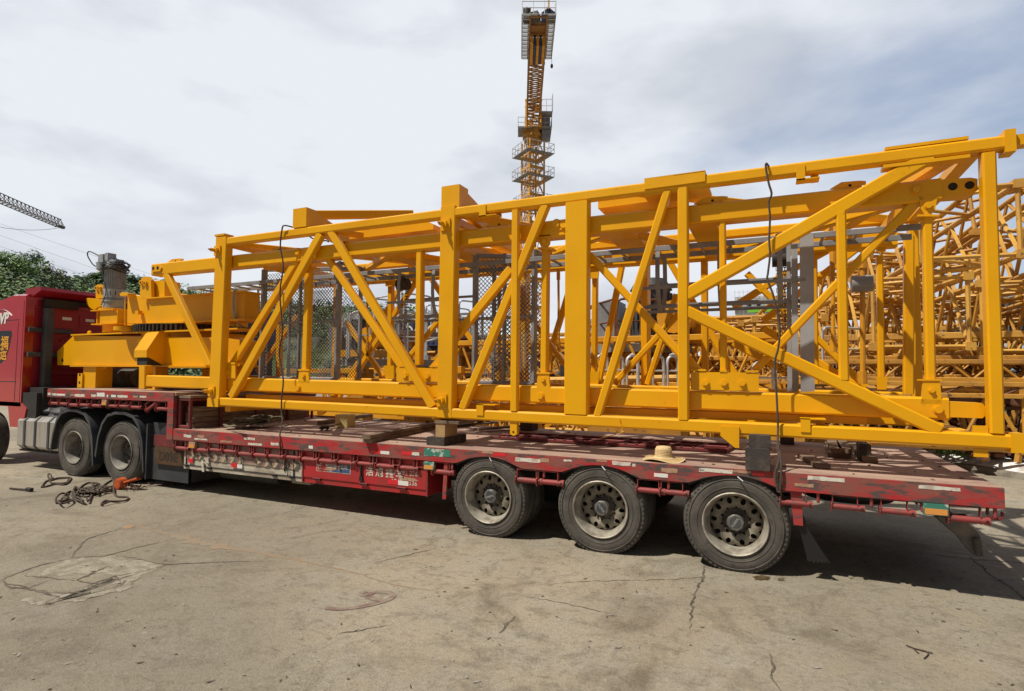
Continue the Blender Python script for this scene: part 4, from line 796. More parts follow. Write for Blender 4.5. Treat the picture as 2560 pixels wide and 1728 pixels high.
sbox('ear_plate', [(1030, 520), (1040, 330), (1065, 298), (1120, 296), (1145, 330), (1150, 520)], 6.5, .06); sbox('ear_plate', [(1150, 340), (1285, 335), (1285, 520), (1150, 520)], 6.6, .3)
sbox('bracket', [(575, 400), (590, 378), (640, 378), (650, 400), (650, 520), (575, 520)], 6.9, .06); sbox('bracket', [(475, 520), (500, 515), (640, 540), (640, 600), (600, 610), (560, 640), (520, 620), (485, 580)], 6.85, .3)
for x, y in ((1052, 360), (1092, 368), (590, 415), (625, 420)): p = V(*Q1(x, y), 6.49 if x > 900 else 6.89); b = MB(); b.cyl(p, p-vec(0, .03, 0), .045, 8); b.mi = 1; b.cyl(p-vec(0, .0305, 0), p-vec(0, .032, 0), .022, 8); b.build('bolt', [YEL, HOLE], SP)
sbox('ear_plate', [(1430, 500), (1460, 470), (1490, 500), (1500, 530), (1540, 530), (1540, 495), (1600, 500), (1625, 520), (1625, 565), (1430, 545)], 6.8, .12)
sbox('ear_plate', [(1925, 480), (1950, 440), (2060, 440), (2080, 480), (2080, 600), (1925, 590)], 6.6, .3)
sbox('pin_block', [(820, 470), (850, 455), (905, 465), (905, 490), (830, 497)], 6.45, .15); sbox('gusset', [(980, 650), (1010, 645), (1015, 680), (980, 685)], 6.5, .08)
# pinion gearbox and motor
pm_ = V(*Q1(742, 600), 6.76); mx, my = pm_.x, 6.80; zb0 = V(*Q1(740, 780), 6.5).z; zb1 = V(*Q1(740, 625), 6.5).z; zm1 = V(*Q1(745, 95), 6.6).z; rm = .172
b = MB(); b.box((mx-.26, my-.26, zb0), (mx+.55, my+.3, zb0+.02)); b.box((mx-.28, my-.27, zb1-.02), (mx+.45, my+.3, zb1)); b.box((mx-.05, my-.22, zb0+.02), (mx+.5, my+.3, zb1-.02)); b.box((mx-.2, my-.2, zb0+.02), (mx-.17, my+.3, zb1-.02)); b.cyl((mx, my, zb1), (mx, my, zb1+.04), .25, 28); b.cyl((mx+.05, my, zb0-.14), (mx+.05, my, zb0), .2, 20); b.build('gearbox_housing', YEL, SP)
b = MB(); b.cyl((mx, my, zb1+.04), (mx, my, zb1+.17), rm+.02, 28); b.cyl((mx, my, zb1+.17), (mx, my, zb1+.20), rm+.035, 28); b.cyl((mx, my, zb1+.20), (mx, my, zb1+.25), rm-.02, 28)
H0 = zb1+.25; HM = zm1-H0
b.cyl((mx, my, H0), (mx, my, H0+HM*.22), rm+.015, 28); b.cyl((mx, my, H0+HM*.22), (mx, my, H0+HM*.80), rm-.005, 28)
for k in range(30): a = 2*math.pi*k/30; c = vec(math.cos(a), math.sin(a), 0); b.tube(vec(mx, my, H0+HM*.22)+c*rm, vec(mx, my, H0+HM*.8)+c*rm, .006, .022, up=c, ch=.001)
b.cyl((mx, my, H0+HM*.8), (mx, my, H0+HM*.93), rm+.0, 24, rm-.03); b.box((mx-.08, my-.08, H0+HM*.92), (mx+.12, my+.08, H0+HM*1.0))
mo = b.build('motor', MOTOR, SP)
b = MB()
for k in range(14): a = 2*math.pi*k/14; c = vec(math.cos(a), math.sin(a), 0); b.tube(vec(mx, my, H0+HM*.06)+c*(rm+.014), vec(mx, my, H0+HM*.17)+c*(rm+.014), .012, .006, up=c, ch=.001)
b.build('vent_slots', BLACK, mo)
b = MB(); bz = V(*Q1(600, 170), 6.55).z; b.cyl((mx-.27, my-.05, bz-.06), (mx-.27, my-.05, bz+.07), .14, 18, .15); b.cyl((mx-.27, my-.05, bz-.13), (mx-.27, my-.05, bz-.06), .05, 18, .14); b.box((mx-.38, my-.12, bz+.08), (mx-.22, my+.02, bz+.24)); b.box((mx-.2, my-.1, bz+.08), (mx-.1, my+.06, bz+.26)); b.box((mx-.23, my-.06, H0+HM*.3), (mx-.16, my+.05, H0+HM*.55)); b.build('brake_unit', MOTOR, mo)
b = MB(); rr = random.Random(8)
for k in range(16):
    z = H0+HM*rr.uniform(.68, .98); r_ = rm+rr.uniform(.0, .06); a0 = rr.uniform(0, 6.3); pts = [vec(mx+math.cos(a0+t*.5)*r_*rr.uniform(.95, 1.1), my+math.sin(a0+t*.5)*r_*rr.uniform(.95, 1.1), z+.03*math.sin(t*.9+k)+rr.uniform(-.02, .02)) for t in range(rr.randint(8, 14))]; b.path(pts, .008, 5, 4)
b.path([(mx-.36, my-.1, bz+.2), (mx-.5, my-.12, bz+.27), (mx-.66, my-.14, bz+.32), (mx-.7, my-.14, bz+.25), (mx-.62, my-.12, bz+.12), (mx-.5, my-.12, bz+.03), (mx-.37, my-.1, bz-.02)], .012, 6, 6)
b.path([(mx+.1, my-.1, bz+.1), (mx+.25, my-.15, bz+.12), (mx+.34, my-.16, bz-.0), (mx+.3, my-.16, bz-.1)], .01, 5, 5); b.path([(mx-.1, my-rm-.01, bz), (mx-.02, my-rm-.03, bz-.3), (mx+.06, my-rm-.02, bz-.55), (mx-.03, my-rm-.05, bz-.8)], .007, 5, 5)
b.build('cable_bundle', BLACK, mo)
p = V(*Q1(880, 530), 6.35); q = V(*Q1(880, 800), 6.35); b = MB(); b.cyl(p, q, .012, 8); c = V(*Q1(868, 815), 6.35); b.cyl(c-vec(0, 0, .07), c, .16, 24); b.build('pinion_guard', YEL, SP)
# lifting eyes, feet
for (x, y) in ((497, 885), (1120, 860)): p = V(*Q1(x, y), YP+.15); b = MB(); b.prism([p+vec(-.05, 0, -.05), p+vec(.07, 0, -.05), p+vec(.05, 0, .04), p+vec(.01, 0, .06), p+vec(-.03, 0, .04)], (0, .03, 0)); b.build('lifting_eye', YEL, SP)
f0, f1 = V(*Q1(387, 1225), YP-.04), V(*Q1(555, 1225), YP-.04)
b = MB(); b.box((f0.x+.12, YP-.0, ZG+.002), (f1.x, YP+.3, zb_-.024)); b.build('foot', YEL, SP); b = MB(); b.box((f0.x, YP-.03, ZG+.002), (f0.x+.15, YP+.25, zb_-.15)); b.mi = 1
for k in (.1, .25): b.cyl((f0.x+.07, YP-.034, ZG+k), (f0.x+.07, YP-.03, ZG+k), .026, 12)
b.build('foot_plate', [YEL, HOLE], SP)
sbox('gusset', [(555, 1230), (680, 1230), (600, 1290), (555, 1320)], YP+.1, .04); b = MB(); x = V(375, 925, YP).x; b.box((x-.1, YP+.02, ZG+.0), (x+.12, YP+.25, zb_-.024)); b.box((x+1.9, YP+.02, ZG+.0), (x+2.1, YP+.25, zb_-.024)); b.box((x-1.0, 8.2, ZG+.0), (x-.8, 8.4, zb_-.024)); b.build('foot', YEL, SP)
# things lying under it
b = MB(); rr = random.Random(4); p = V(*Q1(1480, 1290), 6.9); n = 26; vs = []
for j in range(6):
    for i in range(n+1): t = i/n; vs.append(vec(p.x-.75+1.6*t, 6.6+j*.12, ZG+.01+(.0 if j in (0, 5) else .16*math.sin(math.pi*t)**.5*(1+rr.uniform(-.35, .35)))))
b.add(vs, [[j*(n+1)+i, j*(n+1)+i+1, (j+1)*(n+1)+i+1, (j+1)*(n+1)+i] for j in range(5) for i in range(n)]); tag(b.build('tarpaulin', FOIL, smooth=0), 'crumpled dark tarpaulin lying under the yellow slewing platform', 'tarpaulin')
p = V(*Q1(840, 1340), 7.3); b = MB(); b.cyl((p.x-.6, 7.3, ZG+.19), (p.x+.6, 7.3, ZG+.19), .19, 20); b.mi = 1; b.path([(p.x-.62, 7.2, ZG+.02), (p.x-.66, 7.15, ZG+.2), (p.x-.55, 7.15, ZG+.33), (p.x-.4, 7.2, ZG+.38)], .015); tag(b.build('drum_roll', [FOIL, GALV]), 'dark roll lying on the gooseneck between the platform feet', 'roll')
# ================================================================== tractor truck
TK = empty('tractor_truck', (-13, 7.2, 0), 'dusty red tractor truck with high cab and silver fuel tank, coupled to the trailer', 'truck')
XB = -13.15; YT = 5.98; YT2 = 8.42
def cab():
    zr = 3.30; prof = [(XB, 1.15), (XB, zr), (XB-.5, zr+.02), (XB-1.3, zr-.12), (XB-2.35, zr-.5), (XB-2.6, 2.4), (XB-2.65, 1.15)]
    b = MB(); n = len(prof); vs = []
    for y, s in ((YT+.0, 0), (YT+.06, .06), (YT2-.06, .06), (YT2, 0)):
        for (x, z) in prof: vs.append((x+(-.02 if 0 else 0), y, z+(s*.6 if z > 3 else 0)))
    fs = [[j*n+i, j*n+(i+1) % n, (j+1)*n+(i+1) % n, (j+1)*n+i] for j in range(3) for i in range(n)]+[list(range(n)), list(range(3*n, 4*n))]
    b.add(vs, fs); c = b.build('cab', CABRED, TK, smooth=25)
    # rear wall panel with pressed ribs
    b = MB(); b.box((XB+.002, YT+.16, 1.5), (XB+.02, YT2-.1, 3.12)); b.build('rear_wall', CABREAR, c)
    b = MB()
    for z, a, d in ((2.62, .55, 2.2), (2.42, .9, 2.3), (2.1, .45, 2.2), (1.9, .45, 1.2), (1.78, .45, 2.2)): b.tube((XB+.02, YT+a, z), (XB+.02, YT+d, z), .05, .05, up=(0, 0, 1), ch=.02)
    for y in (.95, 1.5, 1.85): b.tube((XB+.02, YT+y, 2.75), (XB+.02, YT+y, 3.0), .04, .04, ch=.015)
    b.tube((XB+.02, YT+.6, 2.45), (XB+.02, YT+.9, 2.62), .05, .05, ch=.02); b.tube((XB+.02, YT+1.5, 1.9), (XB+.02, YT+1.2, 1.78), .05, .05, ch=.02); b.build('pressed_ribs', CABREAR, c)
    for y, z, w in ((.28, 2.80, .05), (.62, 2.88, .17), (1.05, 2.88, .17), (1.5, 2.87, .18), (1.95, 2.86, .16), (.6, 1.98, .1)): b = MB(); b.box((XB+.022, YT+y, z), (XB+.024, YT+y+w, z+(.15 if w < .06 else .06))); b.build('reflector', WHITE, c)
    # roof lip
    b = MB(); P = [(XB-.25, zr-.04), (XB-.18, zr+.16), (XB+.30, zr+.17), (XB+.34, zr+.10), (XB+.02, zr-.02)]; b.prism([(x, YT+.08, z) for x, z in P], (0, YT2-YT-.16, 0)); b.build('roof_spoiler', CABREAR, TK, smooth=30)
    b = MB(); b.box((XB+.02, YT+.25, zr-.20), (XB+.14, YT+.85, zr-.04)); b.box((XB+.02, YT+.86, zr-.12), (XB+.1, YT2-.15, zr-.03)); b.build('roof_grille', BLACK, TK)
    # snorkel and black brackets behind the cab
    b = MB(); b.tube((XB+.14, YT+.32, 1.5), (XB+.14, YT+.32, 3.08), .16, .14, ch=.04)
    for z in (2.64, 2.16): b.tube((XB+.1, YT+.02, z), (XB+.1, YT+.75, z), .05, .09)
    b.build('air_intake', PLAST, TK)
    b = MB(); b.box((XB+.02, YT+.1, 1.05), (XB+.55, YT2-.1, 1.52)); b.box((XB+.0, YT+.02, .92), (XB+.5, YT+.6, 1.42)); b.box((XB+.3, YT+.2, .5), (XB+1.2, YT2-.2, 1.1)); b.build('chassis_box', DARK, TK)
    # side window
    P = [V(x, y, YT-.004) for x, y in ((-30, 828), (27, 827), (29, 835), (22, 870), (14, 895), (2, 908), (-30, 912))]
    b = MB(); b.prism(P, (0, .003, 0)); w = b.build('side_window', GLASS, c, smooth=0)
    OG = mat('orange_yellow_sticker', (.75, .34, .02), .5)
    q = V(11, 872, YT-.006); text_mesh('福', .30, (q.x, YT-.006, q.z+.09), (1, 0, 0), (0, 0, 1), OG, 'lettering', w, .005); text_mesh('运', .26, (q.x-.03, YT-.006, q.z-.12), (1, 0, 0), (0, 0, 1), OG, 'lettering', w, .005)
    q = V(6, 797, YT-.006); text_mesh('MVP', .30, (q.x-.08, YT-.005, q.z-.01), (1, 0, .05), (-.12, 0, 1), WHITE, 'lettering', c, .012, shear=.25)
    b = MB(); pts = [(-30, 789), (-12, 778), (6, 774), (20, 779), (29, 789)]; b.path([V(x, y, YT-.004) for x, y in pts], .012, 6, 6, flat=(.014, .002)); b.build('arc_emblem', WHITE, c)
    b = MB()
    for z in (2.83, 1.62): b.box((XB-2.5, YT-.003, z), (XB-.2, YT+.002, z+.012))
    b.box((XB-.24, YT-.003, 1.25), (XB-.228, YT+.002, 2.8)); b.box((XB-.06, YT-.003, 1.2), (XB-.05, YT+.002, 3.2)); b.build('panel_gap', BLACK, c)
    b = MB(); b.prism([(XB+.2, YT, 1.12), (XB+.1, YT, .75), (XB-.35, YT, .75), (XB-.45, YT, 1.14), (XB-2.6, YT, 1.14), (XB-2.6, YT, 1.23), (XB-.0, YT, 1.23)], (0, .5, 0)); b.build('lower_panel', CABRED, TK)
cab()
def tank():
    xa, xb = XB+.0, V(160, 1090, 6.0).x; y0, y1, z0, z1 = 5.95, 6.62, .34, .98
    b = MB(); b.tube((xa, (y0+y1)/2, (z0+z1)/2), (xb, (y0+y1)/2, (z0+z1)/2), y1-y0, z1-z0, ch=.09); t = b.build('fuel_tank', ALU, TK)
    for k in (.17, .42, .72): x = xa+(xb-xa)*k; b = MB(); b.tube((x-.03, (y0+y1)/2, (z0+z1)/2), (x+.03, (y0+y1)/2, (z0+z1)/2), y1-y0+.02, z1-z0+.02, ch=.095); b.build('tank_strap', PLAST, t)
    b = MB(); b.box((xa-.02, y0+.05, z0-.03), (xb+.02, y0+.12, z0-.001)); b.build('tank_bracket', DARK, t)
    b = MB(); b.cyl((xa+.8, 6.3, z1), (xa+.8, 6.3, z1+.06), .07, 14); b.build('fuel_cap', DARK, t)
tank()
TKX = [V(190, 1114, 5.9).x-.03, V(304.5, 1125, 5.9).x+.02]
TRIM = mat('inner_dish_rim', (.30, .28, .25), .5, metal=.2, col2=(.16, .145, .125), scale=6)
def truck_wheel(x, y=5.88, front=False):
    global WZ
    old = WZ; WZ = .50
    t, r, h = wheel_meshes(R_=.525, rr_=.285, W_=.28, dish=.05 if front else .19, hubr=.1, hubl=.02 if front else .0); WZ = old
    c = (x, y, .5); w = t.build('wheel', TYRE, TK, org=(0, 0, 0)); place(w, c); a = r.build('rim', [TRIM if not front else RIM, RIMD if not front else RIM, BLACK], w, org=(0, 0, 0)); a.location = (0, 0, 0)
    e = h.build('hub', [RIMD, HUB, PLAST], w, org=(0, 0, 0)); e.location = (0, 0, 0)
for x in TKX:
    truck_wheel(x); b = MB(); b.lathe((x, 6.24, .5), (0, 1, 0), [(0, .3), (0, .5), (.05, .525), (.25, .525), (.28, .5)], 32); b.build('inner_wheel', BLACK, TK)
    b = MB(); b.lathe((x, 7.8, .5), (0, 1, 0), [(0, .3), (0, .5), (.05, .525), (.55, .525), (.6, .5), (.6, .0)], 32); b.build('inner_wheel', BLACK, TK)
    # mudguard shell
    b = MB(); vs = []; pr = [(-.66, .42), (-.60, .75), (-.50, .98), (-.36, 1.12), (-.15, 1.17), (.12, 1.17), (.34, 1.12), (.50, .98), (.60, .72), (.66, .25)]
    for (u, z) in pr: vs += [(x+u, 5.84, z), (x+u, 6.5, z), (x+u*.95, 5.84, z-.045), (x+u*.95, 5.86, z-.045)]
    b.add([(v[0], v[1], v[2]) for v in vs], [[4*i, 4*i+4, 4*i+5, 4*i+1] for i in range(9)]+[[4*i, 4*i+2, 4*i+6, 4*i+4] for i in range(9)]); b.build('mudguard', PLAST, TK)
truck_wheel(XB-1.18, front=True)
b = MB(); x = TKX[1]; b.box((x+.66, 5.86, .12), (x+.69, 6.6, 1.0)); b.box((x+.69, 5.95, .12), (x+1.6, 8.2, 1.02)); b.box((x+.66, 5.93, .12), (x+1.6, 5.98, .62)); b.build('rear_skirt', PLAST, TK)
PLM = mat('amber_plate_shade', (.085, .04, .014), .8, col2=(.05, .026, .014), scale=9); pl = V(405, 1120, 5.9)
b = MB(); b.box((TKX[1]+.82, 5.885, .66), (TKX[1]+1.52, 5.90, .84)); b.build('red_board', REDD, TK); b = MB(); b.box((TKX[1]+.85, 5.885, .38), (TKX[1]+1.55, 5.90, .655)); o = b.build('number_board', PLM, TK)
text_mesh('D09E', .20, (TKX[1]+1.18, 5.8845, .50), (1, 0, 0), (0, 0, 1), mat('plate_letters_dark', (.03, .02, .015), .6), 'lettering', o, .003)
b = MB(); b.box((XB+.3, 6.75, .62), (-9.0, 6.85, .9)); b.box((XB+.3, 7.6, .62), (-9.0, 7.7, .9))
for x in TKX: b.box((x-.1, 6.1, .4), (x+.1, 8.3, .6))
b.box((TKX[0]-.4, 6.3, .9), (TKX[1]+.4, 8.1, 1.3)); b.build('truck_chassis', DARK, TK)
b = MB(); p = V(130, 1030, 6.3); rr = random.Random(3)
for k in range(7): b.sphere(p+vec(rr.uniform(-.15, .7), rr.uniform(-.1, .5), rr.uniform(-.08, .05)), rr.uniform(.10, .2), 9, (1.3, 1, .6))
b.build('hose_cluster', PLAST, TK)
# ================================================================== loose things on the deck and ground
def beamlet(name, p, q, w, h, mt, label, cat, group=None, z=None):
    b = MB(); p, q = Vector(p), Vector(q); p.z += h/2+.001; q.z += h/2+.001; b.tube(p, q, w, h, ch=.006); return tag(b.build(name, mt), label, cat, group)
ZP = ZD+.002
D = lambda x, y, z=ZP: G(x, y, z)
beamlet('timber_plank', D(918, 1108), D(1100, 1068), .13, .05, WOOD, 'long grey plank lowest of the pair left of the small block stack', 'plank', 'planks lying on the trailer deck')
beamlet('timber_plank', D(915, 1098, ZP+.053), D(1095, 1062, ZP+.053), .12, .05, WOOD, 'long grey plank on top of the pair left of the small block stack', 'plank', 'planks lying on the trailer deck')
beamlet('timber_plank', D(800, 1062), D(925, 1042), .11, .06, WOOD, 'dark plank beside the straw broom on the deck', 'plank', 'planks lying on the trailer deck')
beamlet('timber_plank', D(2010, 1145), D(2058, 1172), .13, .045, WOOD, 'short broken plank right of the dark timber block stack', 'plank', 'planks lying on the trailer deck')
for i, (a, c, z, l) in enumerate((((2074, 1108), (2085, 1144), 0, 'left plank at the bottom of the small plank pile'), ((2098, 1108), (2112, 1146), 0, 'right plank at the bottom of the small plank pile'), ((2075, 1098), (2092, 1134), .055, 'left plank on top of the small plank pile'), ((2098, 1097), (2113, 1134), .055, 'right plank on top of the small plank pile'))):
    beamlet('timber_plank', D(*a, ZP+z), D(*c, ZP+z), .12, .05, WOOD, l, 'plank', 'planks lying on the trailer deck')
beamlet('timber_plank', D(2122, 1108), D(2176, 1158), .13, .06, WOOD, 'single thick plank leaning out right of the small plank pile', 'plank', 'planks lying on the trailer deck')
for i, (a, c) in enumerate((((1120, 1068), (1240, 1058)), ((1190, 1076), (1300, 1068)), ((1130, 1062), (1220, 1049)))): beamlet('timber_plank', D(*a, ZP+.03*i), D(*c, ZP+.03*i), .14, .03, WOOD, ['warped board behind the small block stack, lowest', 'warped board behind the small block stack, nearest the red grid', 'warped board behind the small block stack, on top'][i], 'plank', 'planks lying on the trailer deck')
def blk(name, px0, px1, y, h, z, dp, mt, label, Yf=5.92):
    a, c = V(px0, y, Yf), V(px1, y, Yf); b = MB(); b.tube(((a.x+c.x)/2, Yf, z+h/2), ((a.x+c.x)/2, Yf+dp, z+h/2), c.x-a.x, h, ch=.01); return tag(b.build(name, mt), label, 'timber block', 'timber blocks under the crane frame')
blk('timber_block', 1066, 1110, 1110, .10, ZD+.002, .55, WOODD, 'dark base block of the stack under the second big post', 5.93)
blk('timber_block', 1089, 1112, 1080, .165, ZD+.104, .3, WOODL, 'pale upright block in the stack under the second big post', 5.95)
blk('timber_block', 1086, 1146, 1056, .035, ZD+.271, .25, WOOD, 'thin flat board topping the stack under the second big post', 5.94)
blk('timber_block', 1863, 1925, 1150, .205, ZD+.002, .5, WOODD, 'big black square block hanging over the deck edge', 5.76)
blk('timber_block', 1872, 1927, 1110, .115, ZD+.209, .45, WOODD, 'grey-black block stacked under the cage near the rope', 5.80)
blk('timber_block', 838, 868, 1040, .20, ZD+.002, .2, mat('pale_yellow_block', (.62, .52, .22), .7), 'pale yellow block standing on the deck under the cage', 7.2)
blk('timber_block', 2148, 2178, 1115, .18, ZD+.002, .25, WOODD, 'dark block behind the small plank pile', 6.9)
blk('timber_block', 1950, 1985, 1070, .30, ZD+.002, .25, WOODD, 'dark block far side under the cage right of the rope', 8.1); blk('timber_block', 1300, 1330, 1050, .30, ZD+.002, .25, WOODD, 'dark block far side under the cage near its middle', 8.1)
rr = random.Random(12)
for j in range(4):
    for i in range(3):
        z = ZD+.002+j*.085; x = XL+.07+i*.07+rr.uniform(-.005, .005); b = MB(); y = Y0+.16+rr.uniform(-.03, .03); b.tube((x, y, z+.04), (x+.01, y+rr.uniform(2.0, 2.4), z+.04), .064, .08, ch=.006)
        tag(b.build('timber_plank', WOOD), ['lowest layer', 'second layer from below', 'third layer from below', 'top layer'][j]+' squared timber in the red rack, '+['nearest the step wall', 'in the middle of its layer', 'farthest from the step wall'][i], 'plank', 'squared timbers stacked in the rack')
# rope and webbing
def looprope(name, pts, r, mt, label, cat, flat=None, sub=6):
    b = MB(); b.path(pts, r, 6, sub, flat); return tag(b.build(name, mt), label, cat)
b = MB(); rr = random.Random(21); c = D(640, 1070); c2 = D(600, 1072)
for k in range(26):
    cc = c.lerp(c2, rr.random())+vec(rr.uniform(-.16, .2), rr.uniform(-.12, .25), .02); ra = rr.uniform(.10, .24); rb = rr.uniform(.06, .16); a0 = rr.uniform(0, 6.3); ti = rr.uniform(.1, .6); n = 10; pts = []
    for j in range(n+1): t = 2*math.pi*j/n*rr.uniform(.85, 1.0); pts.append(cc+vec(math.cos(a0)*math.cos(t)*ra-math.sin(a0)*math.sin(t)*rb, math.sin(a0)*math.cos(t)*ra+math.cos(a0)*math.sin(t)*rb, .02+abs(math.sin(t*.5+a0))*ti*.26*(1-min(1, (cc-c).length))+.02))
    b.path(pts, .02, 4, 5, flat=(.022, .006))
for (a, e) in (((575, 1060), (560, 1068)), ((700, 1064), (718, 1062)), ((610, 1080), (580, 1078))): b.path([D(*a, ZP+.03), D((a[0]+e[0])/2, (a[1]+e[1])/2, ZP+.02), D(*e, ZP+.01)], .02, 4, 4, flat=(.022, .005))
tag(b.build('webbing_pile', WEB), 'heap of tangled olive lashing webbing on the deck', 'webbing')
R1P = [(721, 565), (712, 564), (705, 575), (701, 616), (708, 666), (700, 728), (704, 798), (706, 831), (698, 885), (708, 947), (704, 997), (704, 1034)]
p = [V(x, y, YC-.03) for x, y in R1P]; p[0].y += .16; p += [V(x, y, Yq) for x, y, Yq in ((706, 1052, 5.88), (700, 1085, 5.80), (700, 1103, 5.765), (701, 1122, 5.78))]
looprope('lashing_rope', p, .0105, ROPE, 'thin dark rope hung over the cage at its left end down to the rail', 'rope')
R2P = [(1926, 407), (1916, 409), (1915, 422), (1922, 459), (1929, 485), (1922, 505), (1925, 543), (1923, 601), (1925, 636), (1920, 682), (1919, 700), (1934, 742), (1949, 814), (1946, 868), (1937, 908), (1941, 980), (1944, 1040), (1945, 1068)]
p = [V(x, y, YC-.035) for x, y in R2P]; p[0].y += .18; p += [V(x, y, Yq) for x, y, Yq in ((1945, 1100, 5.88), (1950, 1151, 5.80), (1943, 1182, 5.765), (1947, 1232, 5.78))]
b = MB(); b.path(p, .0105, 6, 6); b.path([V(1948, 1115, 5.87), V(1952, 1150, 5.79), V(1953, 1185, 5.76), V(1950, 1232, 5.78)], .011, 6, 6); b.path([V(1944, 1110, 5.87), V(1947, 1150, 5.79), V(1938, 1185, 5.76), V(1945, 1230, 5.78)], .011, 6, 6)
tag(b.build('lashing_rope', ROPE), 'twisted dark rope hung over the cage at its right part by the third wheel', 'rope')
b = MB(); b.path([V(x, y, YI+.02) for x, y in ((768, 587), (781, 596), (800, 602), (815, 602), (822, 605))], .010, 6, 5); tag(b.build('loose_cable', BLACK), 'short black cable trailing over the upper beam by the first diagonals', 'cable'); b = MB(); b.path([V(x, y, YI+1.) for x, y in ((917, 637), (935, 647), (960, 650), (990, 646), (991, 650))], .009, 6, 5); tag(b.build('loose_cable', BLACK), 'thin black cable sagging in the sky gap right of the first diagonals', 'cable')
b = MB(); q0 = V(1548, 1046, YC-.01); b.path([q0, q0+vec(.01, -.01, -.04), q0+vec(.04, -.015, -.10), q0+vec(.02, -.015, -.13), q0+vec(.045, -.01, -.145), q0+vec(-.25, .2, -.24)], .004, 5, 5); tag(b.build('yellow_string', YEL2), 'thin yellow string tied round the lower chord near the hat', 'string')
# broom
b = MB(); rr = random.Random(6); h0, h1 = D(822, 1066, ZP+.05), D(893, 1050, ZP+.06); b.path([h1, h0.lerp(h1, .5), h0], .012, 6, 4); d = (h0-h1).normalized()
tb = tag(b.build('broom', WOOD, org=h0), 'short straw broom lying on the deck beside a dark plank', 'broom'); b = MB()
for k in range(70): s = vec(rr.uniform(-1, 1), rr.uniform(-1, 1), rr.uniform(-.5, .5))*.07; b.path([h0+s*.2, h0+d*.10+s*.8, h0+d*rr.uniform(.15, .2)+s+vec(0, 0, -.02)], .0035, 4, 2)
b.build('bristles', ROPE, tb)
# straw hat
p = V(1656, 1146, 5.93); hc = vec(p.x, 6.0, ZP); b = MB(); prof = []
n = 40; vs = []; PR_ = [(.215, .012), (.20, .018), (.15, .022), (.10, .032), (.088, .045), (.086, .08), (.082, .115), (.070, .138), (.045, .150), (.0, .154)]
for (r_, z) in PR_:
    for i in range(n): t = 2*math.pi*i/n; w = .016*math.sin(3*t+1)*(r_/.215)**3; vs.append(hc+vec(math.cos(t)*r_, math.sin(t)*r_*.86, z+w+(.006*math.sin(26*z*9) if z > .05 else 0)))
b.add(vs, [[j*n+i, j*n+(i+1) % n, (j+1)*n+(i+1) % n, (j+1)*n+i] for j in range(len(PR_)-1) for i in range(n)])
hat = tag(b.build('straw_hat', STRAW, nrm=True, smooth=60), 'wide-brimmed straw hat set down on the trailer deck edge', 'hat')
b = MB()
for z, r_ in ((.05, .088), (.066, .0875), (.082, .087), (.098, .0855), (.112, .0835)): b.path([hc+vec(math.cos(t/20*2*math.pi)*r_, math.sin(t/20*2*math.pi)*r_*.86, z) for t in range(21)], .0028, 5, 2)
for r_ in (.12, .145, .17, .195): b.path([hc+vec(math.cos(t/40*2*math.pi)*r_, math.sin(t/40*2*math.pi)*r_*.86, .030-.07*(r_-.1)+.016*math.sin(3*(t/40*2*math.pi)+1)*(r_/.215)**3+.0035) for t in range(41)], .0025, 4, 1)
b.build('braid', STRAW, hat)
# ground ropes, hoist, hammer
g8 = lambda x, y, z=.015: G(100+x*.2167, 960+y*.2167, z)
A = [(10, 1190), (60, 1185), (180, 1155), (290, 1160), (355, 1100), (340, 1080), (200, 1085), (140, 1110), (130, 1060), (110, 1035), (92, 1055), (110, 1110), (130, 1140), (200, 1145), (300, 1140), (330, 1100)]
p = [g8(x, y, .015+(.0 if y > 1078 else .05)) for x, y in A]; b = MB(); b.path(p, .013, 6, 6); b.path([g8(*q) for q in ((20, 1188), (60, 1130), (120, 1110), (220, 1090), (350, 1082))], .013, 6, 6); tag(b.build('rope_coil', ROPE), 'small dark rope loop lying on the ground near the truck wheels', 'rope')
b = MB(); rr = random.Random(31)
B1 = [(190, 1375), (185, 1320), (240, 1265), (300, 1270), (320, 1310), (280, 1345), (210, 1350), (250, 1380), (370, 1345), (360, 1330), (290, 1340), (220, 1365)]
B2 = [(300, 1340), (280, 1290), (340, 1240), (390, 1250), (370, 1290), (430, 1340), (500, 1350), (460, 1320), (400, 1290), (380, 1260), (430, 1225), (520, 1230), (640, 1250), (760, 1240), (850, 1240)]
B3 = [(420, 1280), (470, 1190), (560, 1140), (680, 1150), (620, 1180), (540, 1230), (590, 1250), (620, 1190), (600, 1140), (610, 1240), (560, 1350), (540, 1320)]
B4 = [(700, 1200), (760, 1150), (830, 1110), (852, 1130), (850, 1200), (855, 1260), (900, 1300), (1000, 1305), (1020, 1325), (960, 1350), (820, 1355), (720, 1390), (710, 1375), (760, 1345), (850, 1355), (930, 1352)]
B5 = [(470, 1220), (560, 1190), (640, 1200), (700, 1180), (780, 1190), (850, 1180), (800, 1220), (700, 1240), (620, 1220), (520, 1250), (440, 1240), (400, 1270), (520, 1300), (650, 1270), (790, 1235)]
for k, Bq in enumerate((B1, B2, B3, B4, B5)): b.path([g8(x, y, .015+.05*max(0, math.sin(i*1.1+k))*(1 if k < 3 else .5)) for i, (x, y) in enumerate(Bq)], .013, 6, 6)
for k in range(9): x, y = rr.uniform(450, 800), rr.uniform(1190, 1250); b.path([g8(x+rr.uniform(-70, 70), y+rr.uniform(-25, 25), .02+rr.uniform(0, .05)) for _ in range(7)], .012, 6, 5)
tag(b.build('rope_pile', ROPE), 'long tangled dark rope spread on the ground left of the orange hoist', 'rope')
hp = g8(930, 1215, .0); t = empty('lever_hoist', hp, 'orange lever chain hoist lying on the ground beside the tangled rope', 'chain hoist')
